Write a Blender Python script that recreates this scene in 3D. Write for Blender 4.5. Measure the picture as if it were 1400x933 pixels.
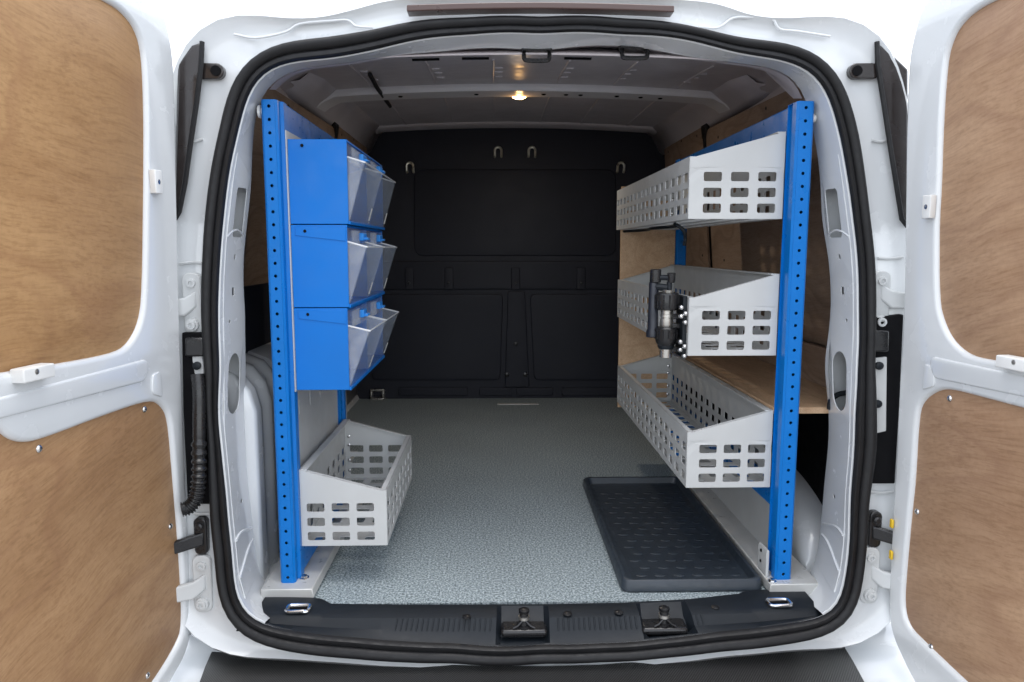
import bpy, bmesh, math, random
from mathutils import Vector, Matrix
random.seed(4)
SC = bpy.context.scene
for o in list(bpy.data.objects): bpy.data.objects.remove(o, do_unlink=True)
COL = SC.collection
R = math.radians

# ------------------------------------------------------------------ camera
CAM = Vector((-0.1, -1.44, 0.752)); FPX = 1000.0; YAW = R(1.29); PIT = R(7.2)
cd = bpy.data.cameras.new('camera'); cam = bpy.data.objects.new('camera', cd); COL.objects.link(cam)
cam.location = CAM; cam.rotation_euler = (R(90) - PIT, 0, -YAW)
cd.sensor_width = 36; cd.lens = 36 * FPX / 1400; cd.clip_start = 0.02; cd.clip_end = 3000
SC.camera = cam
# ------------------------------------------------------------------ sky, sun, exposure
SUN_EL, SUN_AZ = R(84), R(170)          # azimuth clockwise from +Y: almost overhead, veiled by cloud
w = bpy.data.worlds.new('World'); SC.world = w; w.use_nodes = True
nt = w.node_tree; bg = nt.nodes['Background']
sky = nt.nodes.new('ShaderNodeTexSky'); sky.sky_type = 'NISHITA'; sky.sun_disc = False
sky.sun_elevation = SUN_EL; sky.sun_rotation = SUN_AZ; sky.air_density = 1.0; sky.dust_density = 1.0; sky.ozone_density = 1.0
hs = nt.nodes.new('ShaderNodeHueSaturation'); hs.inputs['Saturation'].default_value = 0.27; hs.inputs['Value'].default_value = 1.25   # veiled, nearly colourless sky
nt.links.new(sky.outputs[0], hs.inputs['Color']); nt.links.new(hs.outputs[0], bg.inputs[0]); bg.inputs[1].default_value = 0.15
sd = bpy.data.lights.new('sun', 'SUN'); so = bpy.data.objects.new('sun', sd); COL.objects.link(so)
sd.energy = 0.5; sd.angle = R(45); sd.color = (1, 0.975, 0.94)
dsun = Vector((math.sin(SUN_AZ) * math.cos(SUN_EL), math.cos(SUN_AZ) * math.cos(SUN_EL), math.sin(SUN_EL)))
so.rotation_euler = dsun.to_track_quat('Z', 'Y').to_euler(); so.location = (0, -4, 6)
SC.view_settings.view_transform = 'Standard'; SC.view_settings.look = 'None'
SC.view_settings.exposure = 1.42; SC.view_settings.gamma = 1
SC.view_settings.use_curve_mapping = False
SC.render.engine = 'CYCLES'; SC.cycles.max_bounces = 10; SC.cycles.transparent_max_bounces = 16

# pixel of the 1400x933 photograph -> direction -> point on a surface of the van
FW = Vector((math.sin(YAW) * math.cos(PIT), math.cos(YAW) * math.cos(PIT), -math.sin(PIT)))
RT = Vector((math.cos(YAW), -math.sin(YAW), 0)); UP = RT.cross(FW)
def ray(px, py): return FW + RT * ((px - 700) / FPX) - UP * ((py - 466.5) / FPX)
def onplane(px, py, p, n):
    d = ray(px, py); return CAM + d * ((Vector(p) - CAM).dot(Vector(n)) / d.dot(Vector(n)))
def PY(px, py, y): return onplane(px, py, (0, y, 0), (0, 1, 0))
def PX(px, py, x): return onplane(px, py, (x, 0, 0), (1, 0, 0))
def PZ(px, py, z): return onplane(px, py, (0, 0, z), (0, 0, 1))

# ------------------------------------------------------------------ materials
MATS = {}
def new(name):
    m = bpy.data.materials.new(name); m.use_nodes = True; MATS[name] = m
    return m, m.node_tree, m.node_tree.nodes['Principled BSDF']
def link(t, a, b): t.links.new(a, b)
def tex(t, kind, **kw):
    n = t.nodes.new(kind)
    for k, v in kw.items():
        if k in n.inputs: n.inputs[k].default_value = v
        else: setattr(n, k, v)
    return n
def coords(t, scale=(1, 1, 1), rot=(0, 0, 0), src='Object', loc=(0, 0, 0)):
    c = t.nodes.new('ShaderNodeTexCoord'); mp = t.nodes.new('ShaderNodeMapping')
    mp.inputs['Scale'].default_value = scale; mp.inputs['Rotation'].default_value = rot; mp.inputs['Location'].default_value = loc
    link(t, c.outputs[src], mp.inputs[0]); return mp.outputs[0]
def ramp(t, fac, stops):
    r = t.nodes.new('ShaderNodeValToRGB'); e = r.color_ramp.elements
    while len(e) < len(stops): e.new(0.5)
    for i, (p, c) in enumerate(stops):
        e[i].position = p; e[i].color = (c[0], c[1], c[2], 1) if not isinstance(c, float) else (c, c, c, 1)
    link(t, fac, r.inputs[0]); return r.outputs[0]
def bump(t, b, h, strength, dist):
    n = t.nodes.new('ShaderNodeBump'); n.inputs['Strength'].default_value = strength; n.inputs['Distance'].default_value = dist
    link(t, h, n.inputs['Height']); link(t, n.outputs[0], b.inputs['Normal'])
def plain(name, col, rough, metal=0.0, var=0.12, vscale=9.0, coat=0.0, bmp=0.0, bscale=400.0, rvar=0.12):
    m, t, b = new(name)
    v = coords(t); n = tex(t, 'ShaderNodeTexNoise', Scale=vscale, Detail=5.0); link(t, v, n.inputs['Vector'])
    lo = tuple(c * (1 - var) for c in col); hi = tuple(min(1, c * (1 + var)) for c in col)
    link(t, ramp(t, n.outputs[0], [(0.3, lo), (0.7, hi)]), b.inputs['Base Color'])
    n2 = tex(t, 'ShaderNodeTexNoise', Scale=vscale * 4, Detail=4.0); link(t, v, n2.inputs['Vector'])
    link(t, ramp(t, n2.outputs[0], [(0.3, max(0.02, rough - rvar)), (0.7, min(1, rough + rvar))]), b.inputs['Roughness'])
    b.inputs['Metallic'].default_value = metal; b.inputs['Coat Weight'].default_value = coat; b.inputs['Coat Roughness'].default_value = 0.05
    if bmp:
        n3 = tex(t, 'ShaderNodeTexNoise', Scale=bscale, Detail=2.0); link(t, v, n3.inputs['Vector'])
        bump(t, b, n3.outputs[0], bmp, 0.001)
    return m
plain('paint', (0.66, 0.68, 0.69), 0.26, var=0.015, vscale=4, coat=0.7, rvar=0.02)
plain('paint_dull', (0.55, 0.565, 0.565), 0.45, var=0.06, vscale=14, bmp=0.05, bscale=90)
plain('primer_pale', (0.74, 0.72, 0.73), 0.4, var=0.04)
plain('primer', (0.58, 0.54, 0.56), 0.42, var=0.08, vscale=6)
plain('rubber', (0.010, 0.010, 0.011), 0.5, var=0.2, vscale=20, bmp=0.1, bscale=300)
plain('tray_plastic', (0.026, 0.035, 0.046), 0.42, var=0.15, vscale=12, bmp=0.15, bscale=700)
plain('plastic', (0.008, 0.011, 0.015), 0.5, var=0.05, vscale=18, bmp=0.2, bscale=900, rvar=0.03)
plain('plastic_gloss', (0.012, 0.012, 0.013), 0.28, var=0.2)
plain('cavity', (0.006, 0.006, 0.007), 0.8)
plain('blue', (0.0, 0.155, 0.52), 0.36, var=0.05, vscale=7, bmp=0.06, bscale=700)
plain('blue_plastic', (0.0, 0.155, 0.55), 0.42, var=0.05, vscale=6, bmp=0.05, bscale=300)
plain('blue_tab', (0.03, 0.30, 0.85), 0.35)
plain('steel_grey', (0.50, 0.51, 0.505), 0.42, var=0.06, vscale=8, bmp=0.06, bscale=800)
plain('rail', (0.55, 0.55, 0.53), 0.38, metal=0.2, var=0.08, vscale=12)
plain('chrome', (0.7, 0.7, 0.7), 0.18, metal=1.0, rvar=0.08)
plain('silver', (0.55, 0.53, 0.49), 0.3, metal=0.9)
plain('bulkhead', (0.017, 0.019, 0.029), 0.55, var=0.04, vscale=3, bmp=0.15, bscale=900, rvar=0.03)
plain('clip_white', (0.78, 0.78, 0.76), 0.4)
plain('yellow', (0.7, 0.45, 0.02), 0.5)
plain('dark_blue_wrap', (0.012, 0.015, 0.024), 0.4)
plain('hook_zinc', (0.62, 0.6, 0.5), 0.3, metal=0.6)
plain('tyre', (0.02, 0.02, 0.02), 0.8); plain('rim', (0.4, 0.4, 0.42), 0.35, metal=0.8)
for k_ in ('plastic', 'rubber', 'cavity', 'blue', 'blue_plastic', 'bulkhead'):
    MATS[k_].node_tree.nodes['Principled BSDF'].inputs['Specular IOR Level'].default_value = 0.1 if k_ == 'cavity' else 0.3
# smoked lens of the lamps
plain('lens_smoke', (0.022, 0.017, 0.016), 0.16, var=0.2, coat=0.3)
plain('lens_brown', (0.075, 0.042, 0.036), 0.3, var=0.03, rvar=0.03)
# ground
m, t, b = new('concrete'); v = coords(t)
n = tex(t, 'ShaderNodeTexNoise', Scale=60.0, Detail=8.0); link(t, v, n.inputs['Vector'])
link(t, ramp(t, n.outputs[0], [(0.3, 0.24), (0.7, 0.38)]), b.inputs['Base Color']); b.inputs['Roughness'].default_value = 0.9
# plywood (grain runs along local X of the mapping)
def ply(name, a, bcol, dark, scale, rot=(0, 0, 0), seedloc=(0, 0, 0), rough=0.5, grain=(30, 1.1, 30)):
    m, t, b = new(name)
    v = coords(t, scale=scale, rot=rot, loc=seedloc)
    warp = tex(t, 'ShaderNodeTexNoise', Scale=0.55, Detail=2.0); link(t, v, warp.inputs['Vector'])
    mix = t.nodes.new('ShaderNodeVectorMath'); mix.operation = 'MULTIPLY_ADD'
    link(t, warp.outputs['Color'], mix.inputs[0]); mix.inputs[1].default_value = (0.42, 0.2, 0.42); link(t, v, mix.inputs[2])
    def stretched(along, across, scale, detail, rough, src=mix.outputs[0]):
        st = t.nodes.new('ShaderNodeMapping'); st.inputs['Scale'].default_value = tuple(along if g_ < 5 else across for g_ in grain); link(t, src, st.inputs[0])
        n_ = tex(t, 'ShaderNodeTexNoise', Scale=scale, Detail=detail, Roughness=rough); link(t, st.outputs[0], n_.inputs['Vector']); return n_
    n1 = stretched(0.30, 1.0, 0.8, 5.0, 0.55)              # broad bands of the veneer
    n2 = stretched(3.0, 60.0, 1.0, 3.0, 0.6)              # pores
    n3 = stretched(0.9, 9.0, 1.0, 4.0, 0.6)               # grain lines
    n4 = tex(t, 'ShaderNodeTexNoise', Scale=28.0, Detail=5.0, Roughness=0.7); link(t, v, n4.inputs['Vector'])
    c1 = ramp(t, n1.outputs[0], [(0.32, bcol), (0.68, a)])
    def mult(col, fac_out, lo, p0, p1):
        mx = t.nodes.new('ShaderNodeMix'); mx.data_type = 'RGBA'; mx.blend_type = 'MULTIPLY'; mx.inputs[0].default_value = 1.0
        link(t, col, mx.inputs[6]); link(t, ramp(t, fac_out, [(p0, lo), (p1, (1, 1, 1))]), mx.inputs[7]); return mx.outputs[2]
    c2 = mult(c1, n2.outputs[0], (0.80, 0.77, 0.74), 0.30, 0.55)
    c2 = mult(c2, n3.outputs[0], (0.88, 0.85, 0.82), 0.34, 0.60)
    c2 = mult(c2, n4.outputs[0], (0.92, 0.91, 0.90), 0.35, 0.6)
    wv = stretched(0.45, 1.0, 1.1, 1.0, 0.5)
    mk = t.nodes.new('ShaderNodeMix'); mk.data_type = 'RGBA'
    link(t, ramp(t, wv.outputs[0], [(0.46, 0.0), (0.50, 0.34), (0.515, 0.0), (0.55, 0.0), (0.575, 0.22), (0.59, 0.0)]), mk.inputs[0])
    link(t, c2, mk.inputs[6]); mk.inputs[7].default_value = (*dark, 1)
    link(t, mk.outputs[2], b.inputs['Base Color']); b.inputs['Roughness'].default_value = rough
    b.inputs['Specular IOR Level'].default_value = 0.3
    bump(t, b, n2.outputs[0], 0.12, 0.0006)
ply('ply_warm', (0.50, 0.30, 0.14), (0.34, 0.185, 0.08), (0.27, 0.13, 0.06), (4, 4, 4), rot=(R(4), 0, 0))
ply('ply_warm2', (0.48, 0.295, 0.155), (0.33, 0.19, 0.095), (0.23, 0.115, 0.06), (4, 4, 4), rot=(R(-14), 0, 0), seedloc=(3, 1, 0))
ply('ply_pink', (0.51, 0.33, 0.205), (0.37, 0.225, 0.135), (0.26, 0.14, 0.085), (4, 4, 4), rot=(R(14), 0, 0), seedloc=(5, 2, 1))
ply('ply_lining', (0.42, 0.31, 0.235), (0.33, 0.24, 0.18), (0.12, 0.075, 0.055), (5, 5, 5), seedloc=(1, 7, 2))
ply('ply_shelf', (0.68, 0.48, 0.31), (0.58, 0.39, 0.24), (0.4, 0.24, 0.13), (6, 6, 6), seedloc=(9, 2, 2))
# speckled vinyl
m, t, b = new('vinyl'); v = coords(t)
n1 = tex(t, 'ShaderNodeTexNoise', Scale=205.0, Detail=3.0, Roughness=0.85); link(t, v, n1.inputs['Vector'])
n2 = tex(t, 'ShaderNodeTexNoise', Scale=2.5, Detail=4.0); link(t, v, n2.inputs['Vector'])
c = ramp(t, n1.outputs[0], [(0.39, (0.06, 0.085, 0.095)), (0.46, (0.20, 0.245, 0.26)), (0.54, (0.335, 0.395, 0.415)), (0.60, (0.62, 0.69, 0.715))])
mx = t.nodes.new('ShaderNodeMix'); mx.data_type = 'RGBA'; mx.blend_type = 'MULTIPLY'; mx.inputs[0].default_value = 1
link(t, c, mx.inputs[6]); link(t, ramp(t, n2.outputs[0], [(0.3, 0.86), (0.7, 1.0)]), mx.inputs[7])
link(t, mx.outputs[2], b.inputs['Base Color']); b.inputs['Roughness'].default_value = 0.6
bump(t, b, n1.outputs[0], 0.05, 0.0008)
# step pad with fine diagonal ribs
m, t, b = new('step_pad'); v = coords(t, rot=(0, 0, R(35)))
wv = tex(t, 'ShaderNodeTexWave', Scale=75.0, Distortion=0.0); link(t, v, wv.inputs['Vector'])
link(t, ramp(t, wv.outputs['Fac'], [(0.35, 0.004), (0.9, 0.04)]), b.inputs['Base Color']); b.inputs['Roughness'].default_value = 0.45
bump(t, b, wv.outputs['Fac'], 0.6, 0.002)
# clear plastic of the tip-out bins
m, t, b = new('clear_bin'); out = t.nodes['Material Output']
b.inputs['Base Color'].default_value = (0.55, 0.59, 0.64, 1); b.inputs['Roughness'].default_value = 0.15; b.inputs['Specular IOR Level'].default_value = 0.6
tr = t.nodes.new('ShaderNodeBsdfTransparent'); tr.inputs[0].default_value = (0.93, 0.95, 0.97, 1)
ms = t.nodes.new('ShaderNodeMixShader')
n = tex(t, 'ShaderNodeTexNoise', Scale=30.0, Detail=4.0); link(t, coords(t), n.inputs['Vector'])
link(t, ramp(t, n.outputs[0], [(0.3, 0.13), (0.7, 0.2)]), ms.inputs[0])
link(t, tr.outputs[0], ms.inputs[1]); link(t, b.outputs[0], ms.inputs[2]); link(t, ms.outputs[0], out.inputs[0])
MATS['clear_bin'].node_tree.nodes['Principled BSDF'].inputs['Coat Weight'].default_value = 0.6
def clear(name, fac, col):
    m, t, b = new(name); b.inputs['Base Color'].default_value = (*col, 1); b.inputs['Roughness'].default_value = 0.2
    tr = t.nodes.new('ShaderNodeBsdfTransparent'); ms = t.nodes.new('ShaderNodeMixShader')
    n = tex(t, 'ShaderNodeTexNoise', Scale=40.0, Detail=4.0); link(t, coords(t), n.inputs['Vector'])
    link(t, ramp(t, n.outputs[0], [(0.3, fac - 0.05), (0.7, fac + 0.05)]), ms.inputs[0])
    link(t, tr.outputs[0], ms.inputs[1]); link(t, b.outputs[0], ms.inputs[2]); link(t, ms.outputs[0], t.nodes['Material Output'].inputs[0])
clear('clear_side', 0.18, (0.60, 0.64, 0.69)); clear('rim_highlight', 0.62, (0.88, 0.90, 0.92))  # second one is whiter and denser: rim highlights put into its colour
# lamp
m, t, b = new('lamp_glow'); b.inputs['Base Color'].default_value = (0.9, 0.8, 0.6, 1)
b.inputs['Emission Color'].default_value = (1.0, 0.62, 0.22, 1); b.inputs['Emission Strength'].default_value = 12.0

# ------------------------------------------------------------------ mesh helpers
def obj(name, bm, mat, parent=None, sharp=35, solid=0.0, bev=0.0, seg=2, smooth=True, weld=False):
    if weld: bmesh.ops.remove_doubles(bm, verts=bm.verts, dist=1e-5)
    bmesh.ops.recalc_face_normals(bm, faces=bm.faces)
    a = R(sharp)
    for f in bm.faces: f.smooth = smooth
    for e in bm.edges:
        if len(e.link_faces) == 2 and e.calc_face_angle(0) > a: e.smooth = False
    me = bpy.data.meshes.new(name); bm.to_mesh(me); bm.free()
    o = bpy.data.objects.new(name, me); COL.objects.link(o)
    me.materials.append(MATS[mat])
    if solid:
        s = o.modifiers.new('thickness', 'SOLIDIFY'); s.thickness = abs(solid); s.offset = 0 if solid > 0 else -1
    if bev:
        s = o.modifiers.new('edge', 'BEVEL'); s.width = bev; s.segments = seg; s.limit_method = 'ANGLE'; s.angle_limit = R(40)
        s.harden_normals = False
    if parent is not None: put(o, parent)
    return o
def put(o, parent):
    o.parent = parent
    if parent.type == 'EMPTY': o.matrix_parent_inverse = Matrix.Translation(-parent.location)
def thing(name, label, cat, loc, group=None):
    o = bpy.data.objects.new(name, None); COL.objects.link(o); o.location = loc; o.empty_display_size = 0.05
    o['label'] = label; o['category'] = cat
    if group: o['group'] = group
    return o
def box(bm, x0, x1, y0, y1, z0, z1):
    vs = [bm.verts.new((x, y, z)) for x in (x0, x1) for y in (y0, y1) for z in (z0, z1)]
    for f in ((0, 1, 3, 2), (4, 6, 7, 5), (0, 4, 5, 1), (2, 3, 7, 6), (0, 2, 6, 4), (1, 5, 7, 3)): bm.faces.new([vs[i] for i in f])
    return vs
def Box(*a):
    bm = bmesh.new(); box(bm, *a); return bm
def prism(bm, pts, off):
    """polygon of 3D points extruded by vector off"""
    off = Vector(off); a = [bm.verts.new(p) for p in pts]; c = [bm.verts.new(Vector(p) + off) for p in pts]
    n = len(pts); bm.faces.new(a); bm.faces.new(list(reversed(c)))
    for i in range(n): bm.faces.new((a[i], a[(i + 1) % n], c[(i + 1) % n], c[i]))
def Prism(pts, off):
    bm = bmesh.new(); prism(bm, pts, off); return bm
def loft(bm, rings, closed=True, caps=False):
    vr = [[bm.verts.new(p) for p in r] for r in rings]; n = len(vr[0])
    for a, c in zip(vr, vr[1:]):
        for i in range(n if closed else n - 1):
            j = (i + 1) % n; bm.faces.new((a[i], a[j], c[j], c[i]))
    if caps: bm.faces.new(vr[0]); bm.faces.new(list(reversed(vr[-1])))
    return vr
def Loft(*a, **k):
    bm = bmesh.new(); loft(bm, *a, **k); return bm
def lathe(bm, p0, axis, prof, n=20, sq=1.0):
    """prof: (distance along axis, radius); caps both ends"""
    axis = Vector(axis).normalized(); s = axis.orthogonal().normalized(); u = axis.cross(s); p0 = Vector(p0)
    rings = [[p0 + axis * d + (s * math.cos(2 * math.pi * i / n) + u * math.sin(2 * math.pi * i / n) * sq) * max(r, 1e-4) for i in range(n)] for d, r in prof]
    loft(bm, rings, True, True)
def Lathe(*a, **k):
    bm = bmesh.new(); lathe(bm, *a, **k); return bm
def tube(bm, pts, r, n=8, closed=False):
    pts = [Vector(p) for p in pts]; rings = []; m_ = len(pts); prev = None
    for i, p in enumerate(pts):
        a = pts[i - 1] if (i or closed) else p; c = pts[(i + 1) % m_] if (i < m_ - 1 or closed) else p
        tn = (c - a).normalized()
        s = tn.orthogonal().normalized() if prev is None else (prev - tn * prev.dot(tn)).normalized()
        prev = s; u = tn.cross(s); rr = r(i) if callable(r) else r
        rings.append([p + (s * math.cos(2 * math.pi * k / n) + u * math.sin(2 * math.pi * k / n)) * rr for k in range(n)])
    if closed: rings.append(rings[0]); loft(bm, rings, True, False)
    else: loft(bm, rings, True, True)
def Tube(*a, **k):
    bm = bmesh.new(); tube(bm, *a, **k); return bm
def spline(pts, n):
    """open Catmull-Rom through pts, n samples per span"""
    P = [Vector(p) for p in pts]; P = [P[0] * 2 - P[1]] + P + [P[-1] * 2 - P[-2]]; out = []
    for i in range(1, len(P) - 2):
        a, b_, c, d = P[i - 1:i + 3]
        for k in range(n):
            t_ = k / n
            out.append(0.5 * ((2 * b_) + (c - a) * t_ + (2 * a - 5 * b_ + 4 * c - d) * t_ ** 2 + (3 * b_ - a - 3 * c + d) * t_ ** 3))
    out.append(P[-2]); return out
def rrect(w_, h_, r, k=3):
    """rounded rectangle about 0, counter-clockwise from the lower-right arc, per corner list"""
    out = []
    for cx, cy, a0 in ((w_ / 2 - r, -h_ / 2 + r, -90), (w_ / 2 - r, h_ / 2 - r, 0), (-w_ / 2 + r, h_ / 2 - r, 90), (-w_ / 2 + r, -h_ / 2 + r, 180)):
        out.append([(cx + r * math.cos(R(a0 + 90 * i / k)), cy + r * math.sin(R(a0 + 90 * i / k))) for i in range(k + 1)])
    return out
def holecell(bm, fn, u0, u1, v0, v1, hole=None, k=3):
    """a cell u0..u1 x v0..v1 mapped by fn(u,v); hole = (cu, cv, w, h, r)"""
    oc = [fn(u1, v0), fn(u1, v1), fn(u0, v1), fn(u0, v0)]
    ov = [bm.verts.new(p) for p in oc]
    if hole is None: bm.faces.new(ov); return
    cu, cv, hw, hh, r = hole
    arcs = [[bm.verts.new(fn(cu + x, cv + y)) for x, y in a] for a in rrect(hw, hh, r, k)]
    for i in range(4):
        bm.faces.new([ov[i]] + list(reversed(arcs[i])))
        j = (i + 1) % 4
        bm.faces.new([ov[i], arcs[i][-1], arcs[j][0], ov[j]][::-1])
def perf(bm, fn, us, vs, hole, bounds):
    """sheet over bounds (u0,u1,v0,v1) with a hole of size hole=(w,h,r) at each us x vs"""
    u0, u1, v0, v1 = bounds; w_, h_, r = hole
    ub = [u0] + [(a + c) / 2 for a, c in zip(us, us[1:])] + [u1]; vb = [v0] + [(a + c) / 2 for a, c in zip(vs, vs[1:])] + [v1]
    for i, cu in enumerate(us):
        for j, cv in enumerate(vs): holecell(bm, fn, ub[i], ub[i + 1], vb[j], vb[j + 1], (cu, cv, w_, h_, r))
def curve_plate(name, loops, frame, depth, bev, mat, parent, shift=0.0, seg=3):
    """flat plate from 2D loops (first the outline, others holes) with rounded edges; frame = (origin, u, v, n)"""
    cu = bpy.data.curves.new('tmp', 'CURVE'); cu.dimensions = '2D'; cu.fill_mode = 'BOTH'
    cu.extrude = max(depth / 2 - bev, 0.0002); cu.bevel_depth = bev; cu.bevel_resolution = seg; cu.offset = -bev
    for lp in loops:
        s = cu.splines.new('POLY'); s.points.add(len(lp) - 1); s.use_cyclic_u = True
        for q, p in zip(s.points, lp): q.co = (p[0], p[1], 0, 1)
    ob = bpy.data.objects.new('tmp', cu); COL.objects.link(ob)
    dg = bpy.context.evaluated_depsgraph_get(); me = ob.evaluated_get(dg).to_mesh()
    bm = bmesh.new(); bm.from_mesh(me); ob.evaluated_get(dg).to_mesh_clear()
    bpy.data.objects.remove(ob, do_unlink=True); bpy.data.curves.remove(cu)
    O, u, v_, n_ = [Vector(q) for q in frame]
    for vt in bm.verts: vt.co = O + u * vt.co.x + v_ * vt.co.y + n_ * (vt.co.z + shift)
    return obj(name, bm, mat, parent, sharp=40, weld=True)
def rounded(poly, r, k=4):
    """round the corners of a 2D polygon"""
    out = []; n = len(poly)
    for i in range(n):
        p = Vector(poly[i]); a = Vector(poly[i - 1]) - p; c = Vector(poly[(i + 1) % n]) - p
        rr = min(r, a.length * 0.45, c.length * 0.45); A = p + a.normalized() * rr; B = p + c.normalized() * rr
        for q in range(k + 1):
            t_ = q / k; out.append(tuple(A * (1 - t_) ** 2 + p * 2 * t_ * (1 - t_) + B * t_ ** 2))
    return out

# ------------------------------------------------------------------ ground
GZ = -0.58
g = obj('ground', Loft([[(-300, -300, GZ), (300, -300, GZ)], [(-300, 300, GZ), (300, 300, GZ)]], closed=False), 'concrete'); g['kind'] = 'structure'

# ================================================================== THE VAN
van = thing('van', 'white panel van with its two rear doors open on a dark cargo bay', 'van', (0, 1.0, GZ))
# closed loops as radius over polar angle about (740,460) in the photograph
PC = (740, 460)
def polar(loop):
    L = sorted((math.atan2(PC[1] - y, x - PC[0]) % (2 * math.pi), math.hypot(x - PC[0], y - PC[1])) for x, y in loop)
    n = len(L)
    def f(th):
        th %= 2 * math.pi
        for i in range(n):
            a0, r0 = L[i]; a1, r1 = L[(i + 1) % n]
            if i == n - 1: a1 += 2 * math.pi; th2 = th if th >= a0 else th + 2 * math.pi
            else: th2 = th
            if a0 <= th2 <= a1:
                t_ = (th2 - a0) / (a1 - a0); return r0, r1, t_, L[i - 1][1], L[(i + 2) % n][1]
        return L[0][1], L[0][1], 0, L[0][1], L[0][1]
    def xy(th):
        r0, r1, t_, _, _ = f(th); r = r0 + (r1 - r0) * t_
        return PC[0] + r * math.cos(th), PC[1] - r * math.sin(th)
    return xy
OUT = [(640, 24), (561, 29), (497, 45), (433, 53), (385, 59), (352, 72), (327, 93), (312, 122), (301, 174), (287, 240), (277, 350), (275, 450), (280, 520), (287, 617), (295, 767),
       (300, 827), (320, 862), (350, 882), (411, 893), (483, 900), (554, 906), (620, 907), (743, 908), (820, 906), (906, 900), (983, 890), (1063, 882), (1126, 872), (1151, 860),
       (1173, 831), (1180, 791), (1184, 703), (1194, 500), (1198, 389), (1190, 300), (1183, 246), (1170, 164), (1157, 122), (1137, 89), (1117, 72), (1091, 62), (1039, 56), (1006, 51), (973, 43), (940, 34), (850, 25), (740, 23)]
INN = [(640, 48), (529, 64), (465, 79), (401, 82), (378, 87), (352, 106), (336, 138), (325, 180), (307, 300), (300, 400), (302, 497), (310, 667), (315, 747), (320, 817), (332, 837), (350, 852),
       (411, 866), (483, 872), (554, 877), (620, 879), (743, 880), (820, 879), (906, 873), (983, 864), (1063, 856), (1105, 850), (1132, 844), (1151, 825), (1157, 791), (1164, 659), (1168, 560), (1173, 432), (1172, 346), (1167, 300), (1157, 230), (1147, 177), (1134, 131), (1124, 112), (1101, 92), (1065, 80), (1006, 72), (940, 54), (850, 48), (740, 47)]
BAY = [(740, 71), (600, 72), (531, 77), (470, 89), (400, 94), (380, 103), (362, 118), (352, 138), (345, 250), (339, 300), (336, 430), (337, 502), (338, 600), (346, 700), (356, 790), (370, 822), (480, 850), (740, 856), (980, 846), (1085, 815), (1112, 790), (1122, 720), (1126, 660), (1125, 500), (1122, 300), (1112, 180), (1102, 135), (1098, 118), (1088, 102), (1071, 95), (1006, 87), (940, 79)]
po, pi_, pb = polar(OUT), polar(INN), polar(BAY)
NTH = 240; TH = [2 * math.pi * i / NTH for i in range(NTH)]
SPN = (0, 1, -0.1); SPP = (0, -0.065, 0)
def smooth_loop(L, it=2):
    for _ in range(it): L = [(L[i - 1] + L[i] * 2 + L[(i + 1) % len(L)]) / 4 for i in range(len(L))]
    return L
mid = []; hw = []
for th in TH:
    a, c = po(th), pi_(th); A = onplane(*a, SPP, SPN); B = onplane(*c, SPP, SPN)
    mid.append((A + B) / 2); hw.append((A - B).length / 2 * 0.88)
mid = smooth_loop(mid, 3)
for _ in range(24): hw = [(hw[i - 1] + hw[i] * 2 + hw[(i + 1) % NTH]) / 4 for i in range(NTH)]
nor = []
for i in range(NTH):
    tg = mid[(i + 1) % NTH] - mid[i - 1]; n_ = Vector((tg.z, 0, -tg.x)).normalized()
    nor.append(n_)          # outward in the xz plane
nor = smooth_loop(nor, 4)
def off(i, d, dy): return mid[i] + nor[i] * d + Vector((0, dy, 0))
# the double-lipped rubber seal: cross-section in (outward, rearward) units of half width
XS = [(-1.0, 0.3), (-0.98, -0.15), (-0.80, -0.36), (-0.45, -0.34), (-0.28, -0.22), (-0.20, -0.10), (-0.12, -0.26), (0.08, -0.52), (0.45, -0.66), (0.80, -0.56), (0.98, -0.2), (0.98, 0.3), (0.5, 0.5), (-0.5, 0.5)]
rings = [[off(i, hw[i] * q[0], hw[i] * q[1]) for q in XS] for i in range(NTH)]
obj('door_seal', Loft(rings + [rings[0]], closed=True), 'rubber', van, sharp=50, weld=True)
# outer jamb and the body skin running forward from it
def jd(i):
    n_ = nor[i]; s = 0.055 if n_.z > 0 else 0.035
    return math.hypot(0.125 * n_.x, s * n_.z) + (0.035 * (2 * abs(n_.x) * n_.z) ** 2 if n_.z > 0 else 0)
def skin(i, grow, y, up=0.0):
    p = off(i, jd(i) + 0.012, 0); p = p + nor[i] * grow; p.y = y
    if p.z > 0.5: p.z += up * min(1, (p.z - 0.5) / 0.6)
    return p
J = [[off(i, -hw[i] * 0.8, 0.012) for i in range(NTH)], [off(i, hw[i] * 1.05, 0.010) for i in range(NTH)], [off(i, hw[i] * 1.05 + 0.006, 0.022) for i in range(NTH)],
     [off(i, jd(i) * 0.55 + hw[i] * 0.5, 0.026) for i in range(NTH)], [off(i, jd(i) * 0.86, 0.020) for i in range(NTH)], [off(i, jd(i), 0.008) for i in range(NTH)],
     [off(i, jd(i) + 0.010, 0.018) for i in range(NTH)], [skin(i, 0.008, 0.10, 0.004) for i in range(NTH)], [skin(i, 0.04, 0.30, 0.03) for i in range(NTH)], [skin(i, 0.05, 1.2, 0.12) for i in range(NTH)], [skin(i, 0.05, 2.5, 0.14) for i in range(NTH)]]
bm = bmesh.new(); vr = loft(bm, J, True, False)
bm.faces.new(list(reversed(vr[-1])))
body = obj('body_shell', bm, 'paint', van, sharp=60, weld=True)
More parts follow.
